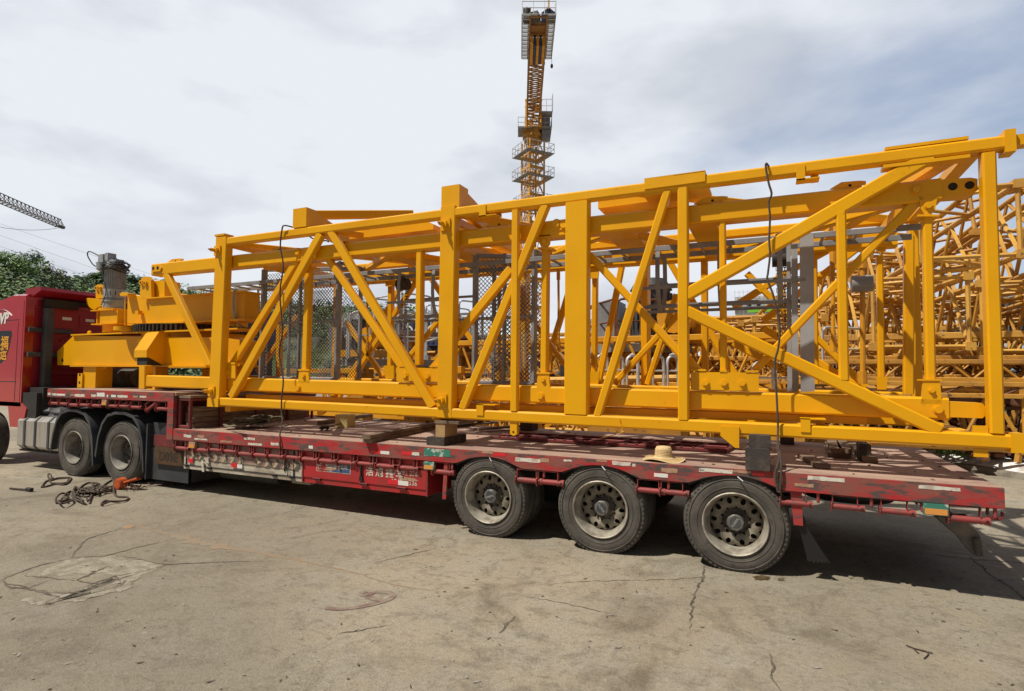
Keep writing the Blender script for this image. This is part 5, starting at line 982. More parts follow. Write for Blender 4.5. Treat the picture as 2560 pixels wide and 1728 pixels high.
b = MB(); b.cyl(hp+vec(0, -.05, .09), hp+vec(0, .05, .09), .09, 20); b.cyl(hp+vec(0, -.06, .09), hp+vec(0, -.05, .09), .075, 20); b.build('hoist_housing', ORP, t)
b = MB(); b.tube(hp+vec(.05, 0, .1), hp+vec(.33, .05, .19), .05, .03); b.tube(hp+vec(.05, .05, .1), hp+vec(.32, .1, .17), .04, .02); b.build('lever', ORP, t)
b = MB(); rr = random.Random(9)
for k in range(46): c = hp+vec(.18+rr.gauss(0, .09), .06+rr.gauss(0, .09), .02+abs(rr.gauss(0, .035))); a = vec(rr.uniform(-1, 1), rr.uniform(-1, 1), rr.uniform(-.4, .4)).normalized(); b.path([c-a*.02, c+vec(0, 0, .012), c+a*.02, c-vec(0, 0, .004), c-a*.02], .005, 5, 2)
b.build('chain_heap', RUST, t)
b = MB(); CH = [(1080, 1225), (1180, 1195), (1300, 1160), (1450, 1140), (1560, 1110), (1700, 1080), (1840, 1035)]; P = [g8(x, y, .02) for x, y in CH]
for i in range(len(P)-1): chain(b, P[i], P[i+1], .016, .05)
for k in range(24): c = g8(1500+rr.gauss(0, 35), 1130+rr.gauss(0, 10), .025); a = vec(rr.uniform(-1, 1), rr.uniform(-1, 1), 0).normalized(); b.path([c-a*.022, c+vec(.01, .01, .015), c+a*.022, c-a*.022], .006, 5, 2)
tag(b.build('lashing_chain', RUST), 'rusty chain trailing on the ground from the orange hoist under the trailer', 'chain')
h0, h1 = G(25, 1221, .02), G(72, 1225, .025); b = MB(); b.tube(h0, h1, .025, .025); hd = tag(b.build('hammer', ROPE), 'dark long-handled hammer lying on the ground at far left', 'hammer'); b = MB(); b.tube(h1+vec(-.05, .0, .01), h1+vec(.08, 0, .01), .05, .05); b.build('hammer_head', DARK, hd)
b = MB()
for pts in ([(2265, 1613), (2290, 1622), (2315, 1628), (2320, 1636), (2310, 1646)], [(2300, 1625), (2332, 1633)], [(2280, 1618), (2296, 1633)]): b.path([G(x, y, .008) for x, y in pts], .004, 5, 4)
tag(b.build('dry_twig', ROPE), 'thin dry twig lying on bare concrete at lower right', 'twig')
b = MB(); p = V(300, 1016, 6.0)
for k in range(60): a = p+vec(rr.uniform(-.02, .05), rr.uniform(-.04, .04), rr.uniform(-.02, .03)); b.path([a, a+vec(rr.uniform(.05, .2), 0, rr.uniform(-.03, .05)), a+vec(rr.uniform(.2, .32), rr.uniform(-.03, .03), rr.uniform(-.05, .06))], .004, 4, 2)
b.build('straw_tuft', STRAW, TR)
# ================================================================== yard behind the trailer
def F(x, y, t): d = dirn(x, y); k = t/d.dot(_F0) if 0 else t; p = d*k; p.z += H; return p
def lattice(P, Q, w, h, nb, rc=.05, rb=.028, up=(0, 0, 1), square=True, n=6, tri=False, sq=False):
    """returns (chords, bracing) builders for a tubular lattice section from P to Q (P, Q = bottom centre line)"""
    P, Q = Vector(P), Vector(Q); d = (Q-P).normalized(); s = d.cross(Vector(up)).normalized(); u = s.cross(d).normalized()
    offs = [(-w/2, 0), (w/2, 0), (w/2, h), (-w/2, h)] if not tri else [(-w/2, 0), (w/2, 0), (0, h)]
    C = MB(); Bc = MB(); pt = lambda o, t: P.lerp(Q, t)+s*o[0]+u*o[1]
    for o in offs:
        if sq: C.tube(pt(o, 0), pt(o, 1), rc*2, rc*2)
        else: C.cyl(pt(o, 0), pt(o, 1), rc, 8)
        for t in (0, 1): e = pt(o, t); C.tube(e-d*.08, e+d*.08, rc*2.6, rc*2.6)
    m_ = len(offs)
    for f in range(m_):
        a, c = offs[f], offs[(f+1) % m_]
        for i in range(nb):
            t0, t1, tm = i/nb, (i+1)/nb, (i+.5)/nb
            Bc.cyl(pt(a, t0), pt(c, tm), rb, n); Bc.cyl(pt(c, tm), pt(a, t1), rb, n)
            if i == 0: Bc.cyl(pt(a, t0), pt(c, t0), rb*1.1, n)
        Bc.cyl(pt(a, 1), pt(c, 1), rb*1.1, n)
    return C, Bc
def section(P, Q, w, h, nb, mt, label, group='lattice crane sections stored in the yard', rc=.05, rb=.026, tri=False, sq=False, mt2=None, name='lattice_section'):
    t = empty(name, (Vector(P)+Vector(Q))/2, label, 'crane section', group); C, Bc = lattice(P, Q, w, h, nb, rc, rb, tri=tri, sq=sq); C.build('chords', mt, t); Bc.build('bracing', mt2 or mt, t); return t
# --- stack of jib sections at the right
ax = dirn(1760, 940); ax.z = 0; ax.normalize(); sd = vec(ax.y, -ax.x, 0)
N1 = F(2480, 655, 10.6); N1.z = 0
def st(du, ds, z, L_, w, h, nb, mt, lab, tilt=0, yaw=0, **k):
    a = (ax+sd*yaw).normalized(); du = du*1.3+(.8 if z < 2.45 else 0); ds *= 1.36; z = 1.84+(z-1.84)*1.38; tilt *= 1.3; L_ *= 1.25; w *= 1.3; h *= 1.3; p = N1+ax*du+sd*ds; p.z = z; q = p+a*L_; q.z = z+tilt; return section(p, q, w, h, max(5, nb-2), mt, lab, rb=.040, rc=.066, **k)
st(.3, -.15, 3.55, 8.2, 1.25, 1.05, 7, YPALE, 'pale yellow lattice section on the very top of the right-hand stack', -.15, .0)
st(.9, 1.5, 3.4, 7.6, 1.3, 1.1, 7, YPALE, 'faded lattice section at the right end of the stack top, beyond the last post', -.1, .08)
st(.1, -.65, 2.30, 8.6, 1.3, 1.1, 8, YPALE, 'pale lattice section second from the top of the right-hand stack, left side', .0, -.03)
st(.6, .95, 2.25, 8.0, 1.3, 1.1, 8, YPALE, 'faded lattice section second from the top of the right-hand stack, right side', .0, .05)
st(1.4, 2.5, 2.1, 7.6, 1.3, 1.1, 7, YOLD, 'weathered lattice section at the far right edge of the photo', .05, .1)
st(2.2, -2.2, 2.0, 8.5, 1.3, 1.0, 8, YPALE, 'lattice section leaning left beside the right-hand stack', .1, -.10)
st(3.4, -.2, 3.3, 6.0, 1.1, .9, 6, YOLD, 'weathered lattice section hidden in the middle of the right-hand stack', .3, -.16)
st(3.0, -3.6, 2.0, 9, 1.2, 1.0, 8, YPALE, 'lattice section farthest left of the right-hand stack', 0.1, -.06)
st(.6, -.2, 1.4, 8.0, 1.3, .8, 9, YPALE, 'low pale section third from the top of the right-hand stack', .0, .02); st(2.4, 1.1, 4.3, 5.5, .9, .8, 6, YOLD, 'small weathered section perched highest behind the stack top', -.9, -.12)
st(4.5, -1.7, 2.7, 6.5, 1.1, .9, 9, YOLD, 'weathered section slanting down behind the stack to the left', -1.2, -.22); st(5.5, 2.6, 3.0, 7, 1.2, 1.0, 8, YPALE, 'pale section far behind the right end of the stack', .3, .16)
st(5.0, .8, 1.7, 8, 1.2, 1.0, 9, YPALE, 'long pale section deep inside the right-hand stack', .4, .0); st(7.5, -4.6, 1.6, 8, 1.3, 1.1, 9, YOLD, 'weathered section behind the grey channels, low', .1, -.05)
# cross-lying flat sections under it
for i, (x0, x1, yy, z, h) in enumerate(((-.2, 7.2, 14.0, 1.80, .35), (-1.5, 6.6, 15.0, 1.86, .4), (-2.5, 5.6, 16.0, 1.82, .4), (-3.5, 6.5, 17.2, 1.8, .4), (-1.8, 7.6, 13.7, 1.5, .22))):
    section((x0, yy, z), (x1, yy+.4, z), 1.0, h, 10, YOLD, ['long flat rusty-yellow section nearest under the right-hand stack', 'flat weathered section second in row under the right-hand stack', 'flat weathered section third in row under the right-hand stack', 'flat weathered section farthest under the right-hand stack', 'low rusty section lying lowest under the right-hand stack'][i], sq=True, rc=.045, rb=.022, mt2=RUST if i > 2 else YOLD)
# mast frames standing as trestles under the stack
rr = random.Random(44)
for i, (x, y, s) in enumerate(((1.2, 13.9, 1.1), (3.0, 14.0, 1.2), (4.8, 14.2, 1.1), (-.8, 14.4, 1.0), (6.6, 14.2, 1.1))):
    t = empty('trestle_frame', (x, y, .25), ['small rusty trestle frame just right of the second-last post', 'trestle frame under the middle of the right-hand stack', 'trestle frame behind the last yellow post', 'trestle frame at the left foot of the right-hand stack', 'trestle frame at the right edge under the stack'][i], 'trestle', 'trestle frames under the stack')
    for dx in (-.55, .55):
        for dy in (-.4, .4): b = MB(); b.tube((x+dx*s, y+dy, .25), (x+dx*s*.6, y+dy*.6, 1.4), .09, .09); b.build('leg', YOLD, t)
    b = MB(); b.tube((x-.6*s, y-.35, 1.38), (x+.6*s, y-.35, 1.38), .12, .12); b.tube((x-.6*s, y+.35, 1.38), (x+.6*s, y+.35, 1.38), .12, .12); b.box((x-.42*s, y-.42, 1.2), (x-.22*s, y-.25, 1.44)); b.build('top_rail', RUST, t)
    b = MB(); b.tube((x-.5*s, y-.41, .4), (x+.35*s, y-.3, 1.3), .07, .05); b.tube((x+.5*s, y-.38, .4), (x-.35*s, y-.28, 1.3), .07, .05); b.build('brace', YOLD, t)
b = MB(); rr = random.Random(77)
for k in range(150):
    x, y = rr.uniform(-1.5, 7.5), rr.uniform(14.2, 17); z = rr.uniform(.2, 1.3); a = vec(rr.uniform(-1, 1), rr.uniform(-1, 1), rr.uniform(-.9, .9)).normalized()*rr.uniform(.3, 1.1); b.tube((x-a.x, y-a.y, max(.15, z-a.z)), (x+a.x, y+a.y, max(.2, z+a.z)), rr.uniform(.03, .11), rr.uniform(.03, .09))
tag(b.build('scrap_steel', RUST), 'dense tangle of rusty scrap struts filling the space under the right-hand stack', 'scrap', kind='stuff')
# --- railings, decks and winch machines
def railing(P, Q, h, nb, r=.030, round_=.16, mt=GALV, bars=2):
    P, Q = Vector(P), Vector(Q); b = MB(); d = (Q-P); L_ = d.length; d.normalize(); n = nb
    for i in range(n):
        a, c = P+d*(L_*i/n+.04), P+d*(L_*(i+1)/n-.04); k = round_; U = vec(0, 0, 1)
        b.path([a, a+U*(h-k), a+U*(h-k*.3)+d*k*.3, a+U*h+d*k, c+U*h-d*k, c+U*(h-k*.3)-d*k*.3, c+U*(h-k), c], r, 6, 2)
        for j in range(1, bars): b.cyl(a+U*h*j/bars, c+U*h*j/bars, r*.8, 6)
    return b
def deck_platform(P, Q, wid, h, label, nb=4, extra=None, mtd=DECKG, railmt=GALV, hh=1.1):
    P, Q = Vector(P), Vector(Q); d = (Q-P).normalized(); s = vec(-d.y, d.x, 0)
    t = empty('service_platform', (P+Q)/2, label, 'platform', 'railed service platforms stored behind the trailer')
    b = MB(); b.tube((P+Q)/2-d*((Q-P).length/2)+s*wid/2, (P+Q)/2+d*((Q-P).length/2)+s*wid/2, wid, h); b.build('deck_plate', mtd, t)
    railing(P+vec(0, 0, h/2), Q+vec(0, 0, h/2), hh, nb).build('railing', railmt, t); railing(P+s*wid+vec(0, 0, h/2), Q+s*wid+vec(0, 0, h/2), hh, nb).build('railing', railmt, t)
    for e in (P, Q): railing(e+vec(0, 0, h/2), e+s*wid+vec(0, 0, h/2), hh, 1).build('railing', railmt, t)
    c = (P+Q)/2+s*wid/2
    for k in (-.3, .3):
        b = MB(); b.tube(c+d*((Q-P).length*k)-s*wid*.4-vec(0, 0, h), c+d*((Q-P).length*k)+s*wid*.4-vec(0, 0, h), .15, .2); b.tube(c+d*((Q-P).length*k)-vec(0, 0, h), vec(*(c+d*((Q-P).length*k)).xy, 0), .4, .4); b.build('support_beam', YOLD, t)
    return t
def winch(c, s, label, dome=True, ang=0):
    t = empty('winch_machine', c, label, 'winch', 'winch machines on the stored platforms'); c = Vector(c)
    b = MB(); b.cyl(c+vec(0, 0, .1*s), c+vec(0, 0, .75*s), .26*s, 18); b.cyl(c+vec(0, 0, .75*s), c+vec(0, 0, .9*s), .29*s, 18, .2*s)
    for k in range(18): a = 2*math.pi*k/18; q = vec(math.cos(a), math.sin(a), 0)*.27*s; b.tube(c+q+vec(0, 0, .2*s), c+q+vec(0, 0, .7*s), .02*s, .04*s, up=q)
    b.build('motor', PLAST, t); b = MB(); b.box(c+vec(-.5*s, -.35*s, -.05), c+vec(.5*s, .35*s, .1*s)); b.cyl(c+vec(.35*s, -.3*s, .35*s), c+vec(.35*s, .5*s, .35*s), .22*s, 16); b.build('base_frame', YEL2, t); b = MB(); b.box(c+vec(-.75*s, -.2*s, .1*s), c+vec(-.4*s, .2*s, .6*s)); b.build('control_box', GREY, t); return t
p, q = F(868, 905, 13.2), F(1100, 900, 14.0); q.z = p.z; deck_platform(p, q, 1.6, .16, 'grey service platform with silver rails right of the left mesh screen', 4)
winch(F(905, 888, 14.0), 1.15, 'dark green motor behind silver rails right of the left mesh screen')
p, q = F(1010, 830, 17), F(1260, 852, 20); q.z = p.z; deck_platform(p, q, 1.8, .14, 'higher grey platform with silver rails in front of the navy container', 4)
p, q = F(1540, 868, 14), F(1730, 868, 14.5); q.z = p.z; deck_platform(p, q, 2.0, .22, 'platform carrying the grey domed winch motor behind the big post', 3, railmt=RUST)
winch(F(1628, 862, 14.8), 1.9, 'big grey domed winch motor behind the middle post'); winch(F(1700, 860, 15.6), 1.5, 'second grey winch motor half hidden by the middle post')
for i, (x0, x1, y, t0, t1) in enumerate(((1485, 1600, 965, 11, 11.2), (1590, 1700, 968, 10.6, 10.8), (1880, 1990, 985, 11, 11.5), (1290, 1330, 965, 12, 12))):
    p, q = F(x0, y, t0), F(x1, y, t1); q.z = p.z; t = empty('guard_rail', p, ['silver guard rail just right of the widest post, low', 'silver guard rail low behind the slanted member left of the middle post', 'silver guard rail low left of the grey channels', 'short silver guard rail left of the widest post'][i], 'railing', 'loose silver guard rails')
    railing(p, q, .62, 2+(i < 2)*1).build('pipes', GALV, t); b = MB(); b.box((min(p.x, q.x)-.1, min(p.y, q.y)-.1, 0), (max(p.x, q.x)+.1, max(p.y, q.y)+.35, p.z)); b.build('plinth', YOLD, t)
p, q = F(2055, 925, 12.5), F(2165, 925, 12.9); q.z = p.z; railing(p, q, .95, 1, r=.03); t = empty('guard_rail', p, 'silver rail panel with mesh left of the slim inner post', 'railing', 'loose silver guard rails'); railing(p, q, .95, 1, r=.03).build('pipes', GALV, t); b = MB(); b.tube(p+vec(.02, 0, .1), p+vec(.02, 0, .9), .04, .02)
for k in range(14): b.tube(p.lerp(q, (k+.5)/14)+vec(0, 0, .04), p.lerp(q, (k+.5)/14)+vec(0, 0, .9), .02, .008)
b.build('mesh_infill', GALV, t)
p, q = F(2420, 830, 17.5), F(2700, 830, 19); q.z = p.z; deck_platform(p, q, 1.4, .14, 'grey railed platform with dark motor at the right edge', 3); winch(F(2550, 852, 18.5), 1.7, 'dark motor on the platform at the right edge')
# --- rows of yellow sections along the yard
rows = [(-13.5, 17, 1.2, 10), (-9, 13.5, .4, 8), (-8.5, 14.8, 1.6, 9), (-3.5, 14.5, .5, 8), (-2.5, 16.2, 1.7, 9), (-16, 21, 1.5, 12), (-5, 19.5, 1.3, 12), (-5.5, 20, 2.4, 9), (4, 18.6, 1.4, 10), (-12, 26, 2.0, 12), (-1, 26, 2.2, 12), (8, 25, 2, 12), (-22, 30, 2.2, 14), (-7, 12.2, .3, 6), (-14, 14.2, .6, 7), (-2, 33, 3.0, 14), (-17, 35, 3.2, 14)]
adj = ['squat', 'low', 'long', 'upper', 'short', 'distant', 'middle', 'faded', 'wide', 'farther', 'small', 'rear', 'left-hand', 'front', 'side', 'hindmost', 'far-left']
rr = random.Random(19)
for i, (x, y, z, L_) in enumerate(rows):
    sz = rr.uniform(1.0, 1.4); section((x, y, z), (x+L_*.97, y+rr.uniform(-.8, .8), z+rr.uniform(-.05, .2)), 1.4, sz, max(6, int(L_)), [YOLD, YPALE, YEL2][i % 3], '%s stored yellow lattice section seen through the cage, %s' % (adj[i], 'left of the second big post' if x+L_/2 < -7 else ('between the middle posts' if x+L_/2 < 2 else 'behind the right part')), sq=i % 2 == 0, rc=.07, rb=.035)
    if z > .5:
        b = MB(); b.box((x+.6, y-.5, 0), (x+1.0, y+.5, z-.08)); b.box((x+L_-1.4, y-.5, 0), (x+L_-1, y+.5, z-.08)); tag(b.build('support_block', RUST), 'rusty supports under a stored lattice section at %d metres' % round(y), 'support', 'rusty supports under stored sections') if 0 else b.build('support_block', RUST, [o for o in bpy.data.objects if o.name.startswith('lattice_section') and o.parent is None][-1])
# upright mast sections with X frames behind
for i, (px, t_, h, lab) in enumerate(((940, 24, 3.6, 'upright yellow mast section left of the second big post'), (1080, 30, 4.6, 'tall bright mast section with jib arm before the hill'), (1215, 20, 2.6, 'upright yellow section behind the second mesh screen'), (1340, 22, 2.8, 'upright section left of the widest post'), (1650, 24, 3.4, 'upright yellow mast section behind the winch motor'), (1905, 28, 3.9, 'upright section left of the grey channels'), (2075, 30, 4.4, 'orange upright section right of the grey channels'), (1840, 32, 4.2, 'upright section with ladder behind the three-bolt plate'))):
    c = F(px, 950, t_); c.z = .0; t = section(c, c+vec(.001, 0, h), 1.5, 1.5, max(3, int(h)), [YOLD, YEL2][i % 2], lab, 'upright mast sections', rc=.08, rb=.04, sq=True, name='mast_section')
# yellow machinery clutter further off (uncountable)
b = MB(); rr = random.Random(99)
for k in range(1700):
    yy = 13+33*rr.random()**1.3; fx = rr.uniform(-.82, .62); x = fx*yy
    if yy < 17.5 and x > -3: continue
    zt_ = 1.25+.055*yy; z = rr.uniform(.2, zt_*.95)
    a = rr.choice([vec(1, rr.uniform(-.2, .2), rr.uniform(-.1, .1)), vec(0, 0, 1), vec(1, 0, rr.choice([-1, 1])), vec(rr.uniform(-1, 1), 1, 0)]).normalized()*rr.uniform(.5, 2.2)
    w = rr.uniform(.05, .16); p = vec(x, yy, z); b.mi = rr.choice([0, 0, 0, 1, 1, 2, 3]); lo = p-a; hi = p+a; lo.z = max(.05, lo.z); hi.z = min(max(.1, hi.z), zt_+.4); b.tube(lo, hi, w, w)
for k in range(60):
    yy = rr.uniform(20, 44); x = rr.uniform(-.7, .6)*yy; z = rr.uniform(.2, 2.0); b.mi = rr.choice([0, 3, 3, 2]); b.tube((x, yy, z), (x+rr.uniform(.5, 2), yy+rr.uniform(-.3, .3), z), rr.uniform(.4, 1.2), rr.uniform(.3, .9))
tag(b.build('yard_steelwork', [YEL2, YOLD, GREY, DARK]), 'distant jumble of yellow and grey crane steelwork filling the yard behind', 'steelwork', kind='stuff')
# lime-green and blue accents, sheds
def container(px0, px1, py0, py1, t_, dp, mt, label, stripes=None):
    a, c = F(px0, py1, t_), F(px1, py0, t_); t = empty('shipping_container', (a.x, a.y, a.z), label, 'container', None); L_ = c.x-a.x; h = c.z-a.z
    b = MB(); b.box((a.x, a.y, a.z), (a.x+L_, a.y+dp, a.z+h)); b.build('body', mt, t); n = int(L_/.28); b = MB()
    for k in range(n): b.box((a.x+.1+k*.28, a.y-.03, a.z+.12), (a.x+.22+k*.28, a.y-.001, a.z+h-.12))
    b.build('corrugation', mt, t); b = MB(); b.box((a.x+.1, a.y+.1, 0), (a.x+L_-.1, a.y+dp-.1, a.z-.004)); b.build('base_stack', DARK, t); return t, a, L_, h
t, a, L_, h = container(505, 625, 775, 862, 26, 2.4, BLUEC, 'navy container seen left of the left mesh screen'); t, a, L_, h = container(1000, 1130, 795, 866, 27, 2.4, BLUEC, 'navy container with white marks by the second big post')
b = MB()
for k in range(3): c = vec(a.x+L_*(.2+.3*k), a.y-.035, a.z+h*.5); b.lathe(c, (0, -1, 0), [(0, .22), (0, .30)], 20)
b.build('white_emblem', WHITE, t)
b = MB(); p = F(1517, 780, 40); b.box((p.x, p.y, p.z-1.1), (p.x+1.4, p.y+1.4, p.z)); bt = tag(b.build('blue_cabin', BLUEB), 'bright blue cabin box seen right of the widest post', 'cabin'); b = MB(); b.box((p.x+.3, p.y+.3, 0), (p.x+1.1, p.y+1.1, p.z-1.1)); b.build('support_leg', YOLD, bt)
p = F(2498, 905, 15); b = MB(); b.tube((p.x, p.y, .3), (p.x-.1, p.y, 2.4), .3, .2); b.box((p.x-.2, p.y-.3, .2), (p.x+.9, p.y+.6, .5)); tag(b.build('green_strut', GREENB), 'lime green steel strut right of the last yellow post', 'strut')
p = F(1890, 768, 45); b = MB(); b.box((p.x-.6, p.y, p.z-.4), (p.x+1.9, p.y+.3, p.z)); b.box((p.x, p.y+.05, 0), (p.x+.3, p.y+.25, p.z-.4)); tag(b.build('green_banner_board', GREENB), 'lime green board far behind, left of the grey channels', 'board')
p = F(1860, 852, 30); b = MB(); b.prism([(p.x, p.y, p.z), (p.x+3.6, p.y, p.z), (p.x+3.8, p.y+2, p.z+.5), (p.x+.2, p.y+2, p.z+.5)], (0, 0, -.05)); b.box((p.x+.3, p.y+.2, 0), (p.x+3.4, p.y+1.8, p.z-.06)); tag(b.build('white_roofed_shed', WALLW), 'low shed with white roof behind the big lower diagonal', 'shed')
for i, (px0, px1, py, t_, nf, lab) in enumerate(((1430, 1562, 800, 95, 5, 'pale concrete building with floor slabs behind the blue cabin'), (1840, 1935, 742, 110, 6, 'pale unfinished building wrapped in netting left of the chain hoist'), (2040, 2075, 760, 90, 5, 'small pale building right of the grey channels'))):
    a, c = F(px0, 945, t_), F(px1, py, t_); t = empty('building', (a.x, a.y, 0), lab, 'building'); L_ = c.x-a.x; h = c.z; b = MB(); b.box((a.x, a.y, 0), (a.x+L_, a.y+12, h)); b.build('wall', WALLW, t)
    for f in range(nf): 
        z = h*(f+.25)/nf; b = MB(); n = max(2, int(L_/1.6))
        for k in range(n): b.box((a.x+.4+k*L_/n, a.y-.02, z), (a.x+.4+k*L_/n+.8, a.y-.002, z+h/nf*.5))
        b.build('window_row', GLASS, t); b = MB(); b.box((a.x-.2, a.y-.5, z-.5), (a.x+L_+.2, a.y-.03, z-.35)); b.build('floor_slab', WALLW, t)
    b = MB()
    for k in range(10): b.tube((a.x+L_*k/9, a.y-.6, 0), (a.x+L_*k/9, a.y-.6, h+1.2), .06, .06)
    for f in range(nf*2): b.tube((a.x, a.y-.6, h*(f+1)/(nf*2)+.8), (a.x+L_, a.y-.6, h*(f+1)/(nf*2)+.8), .05, .05)
    b.build('scaffold', GALV, t)
# --- kerb apron at the right
k0, k1 = G(2440, 1180), G(2760, 1236); kd = (k1-k0).normalized(); ks = vec(-kd.y, kd.x, 0); ks = ks if ks.y > 0 else -ks
b = MB(); a0, a1 = k0-kd*9, k0+kd*16; rr = random.Random(13); n = 90; rowsv = []
prof = [(0, .0), (.03, .10), (.10, .12), (.16, .14), (.35, .22), (.60, .26), (1.2, .27), (12, .28)]
vs = []
for i in range(n+1):
    c = a0.lerp(a1, i/n); jit = rr.uniform(-.03, .03)
    for j, (u, z) in enumerate(prof): vs.append(c+ks*(u+(jit if 0 < j < 7 else 0))+vec(0, 0, z+(rr.uniform(-.015, .015) if 1 < j < 6 else 0)))
m_ = len(prof)
for j in range(m_-1):
    b.mi = 0 if j in (2, 3, 4, 5) else 1
    o = len(b.v)
    if j == 0: b.add(vs, [])
    for i in range(n): b.f.append([i*m_+j, (i+1)*m_+j, (i+1)*m_+j+1, i*m_+j+1]); b.m.append(b.mi)
APR = mat('apron_concrete', (.22, .20, .165), .9, col2=(.12, .10, .08), scale=3, bump=.5)
tag(b.build('kerb', [WPAINT, APR], nrm=True, smooth=0), kind='structure')
rr = random.Random(17)
for i, (x0, y0, x1, y1, lab) in enumerate(((2160, 1103, 2330, 1135, 'grey timber baulk lying on the white kerb, nearest the deck corner'), (2370, 1118, 2462, 1152, 'rusty channel beam lying left on the white kerb'), (2400, 1112, 2500, 1146, 'second rusty beam lying across the white kerb'), (2455, 1120, 2560, 1150, 'thick rusty beam on the kerb below the frame corner'), (2500, 1128, 2620, 1154, 'rusty beam at the right edge on the kerb'), (2380, 1108, 2600, 1122, 'rusty angle lying behind the others on the kerb'))):
    P, Q = G(x0, y0, .29), G(x1, y1, .29)
    if (P-Q).length > 5: Q = P+(Q-P).normalized()*5
    b = MB(); b.tube(P+vec(0, 0, .05), Q+vec(0, 0, .05), .16, .07)
    if i: b.tube(P+vec(.1, .12, .12), Q+vec(.1, .12, .12), .03, .08)
    tag(b.build('steel_beam' if i else 'timber_baulk', RUST if i else WOOD), lab, 'beam', 'beams lying on the kerb')
b = MB()
for k in range(500): cx_, cy_ = (2352, 1132) if k % 2 else (2412, 1138); c = G(cx_+rr.gauss(0, 14), cy_+rr.gauss(0, 2), .27); a = rr.uniform(0, 6.3); l = rr.uniform(.04, .11); b.add([c, c+vec(math.cos(a)*.02, math.sin(a)*.02, 0), c+vec(math.cos(a)*l*.5, math.sin(a)*l*.5, l)], [[0, 1, 2]])
tag(b.build('weeds', GRASSM, nrm=False), 'small green weeds growing on top of the white kerb', 'weeds', kind='stuff')
b = MB()
for k in range(26): c = G(2530+rr.uniform(-20, 60), 1080+rr.uniform(-6, 14), .5); pts = [c+vec(math.cos(t*.8)*.25, math.sin(t*.8)*.25, .05*rr.random()+.02*k*.3) for t in range(9)]; b.path(pts, .03, 5, 3)
tag(b.build('rope_bundle', WOODL), 'pale coiled rope bundle behind the lower right frame corner', 'rope')
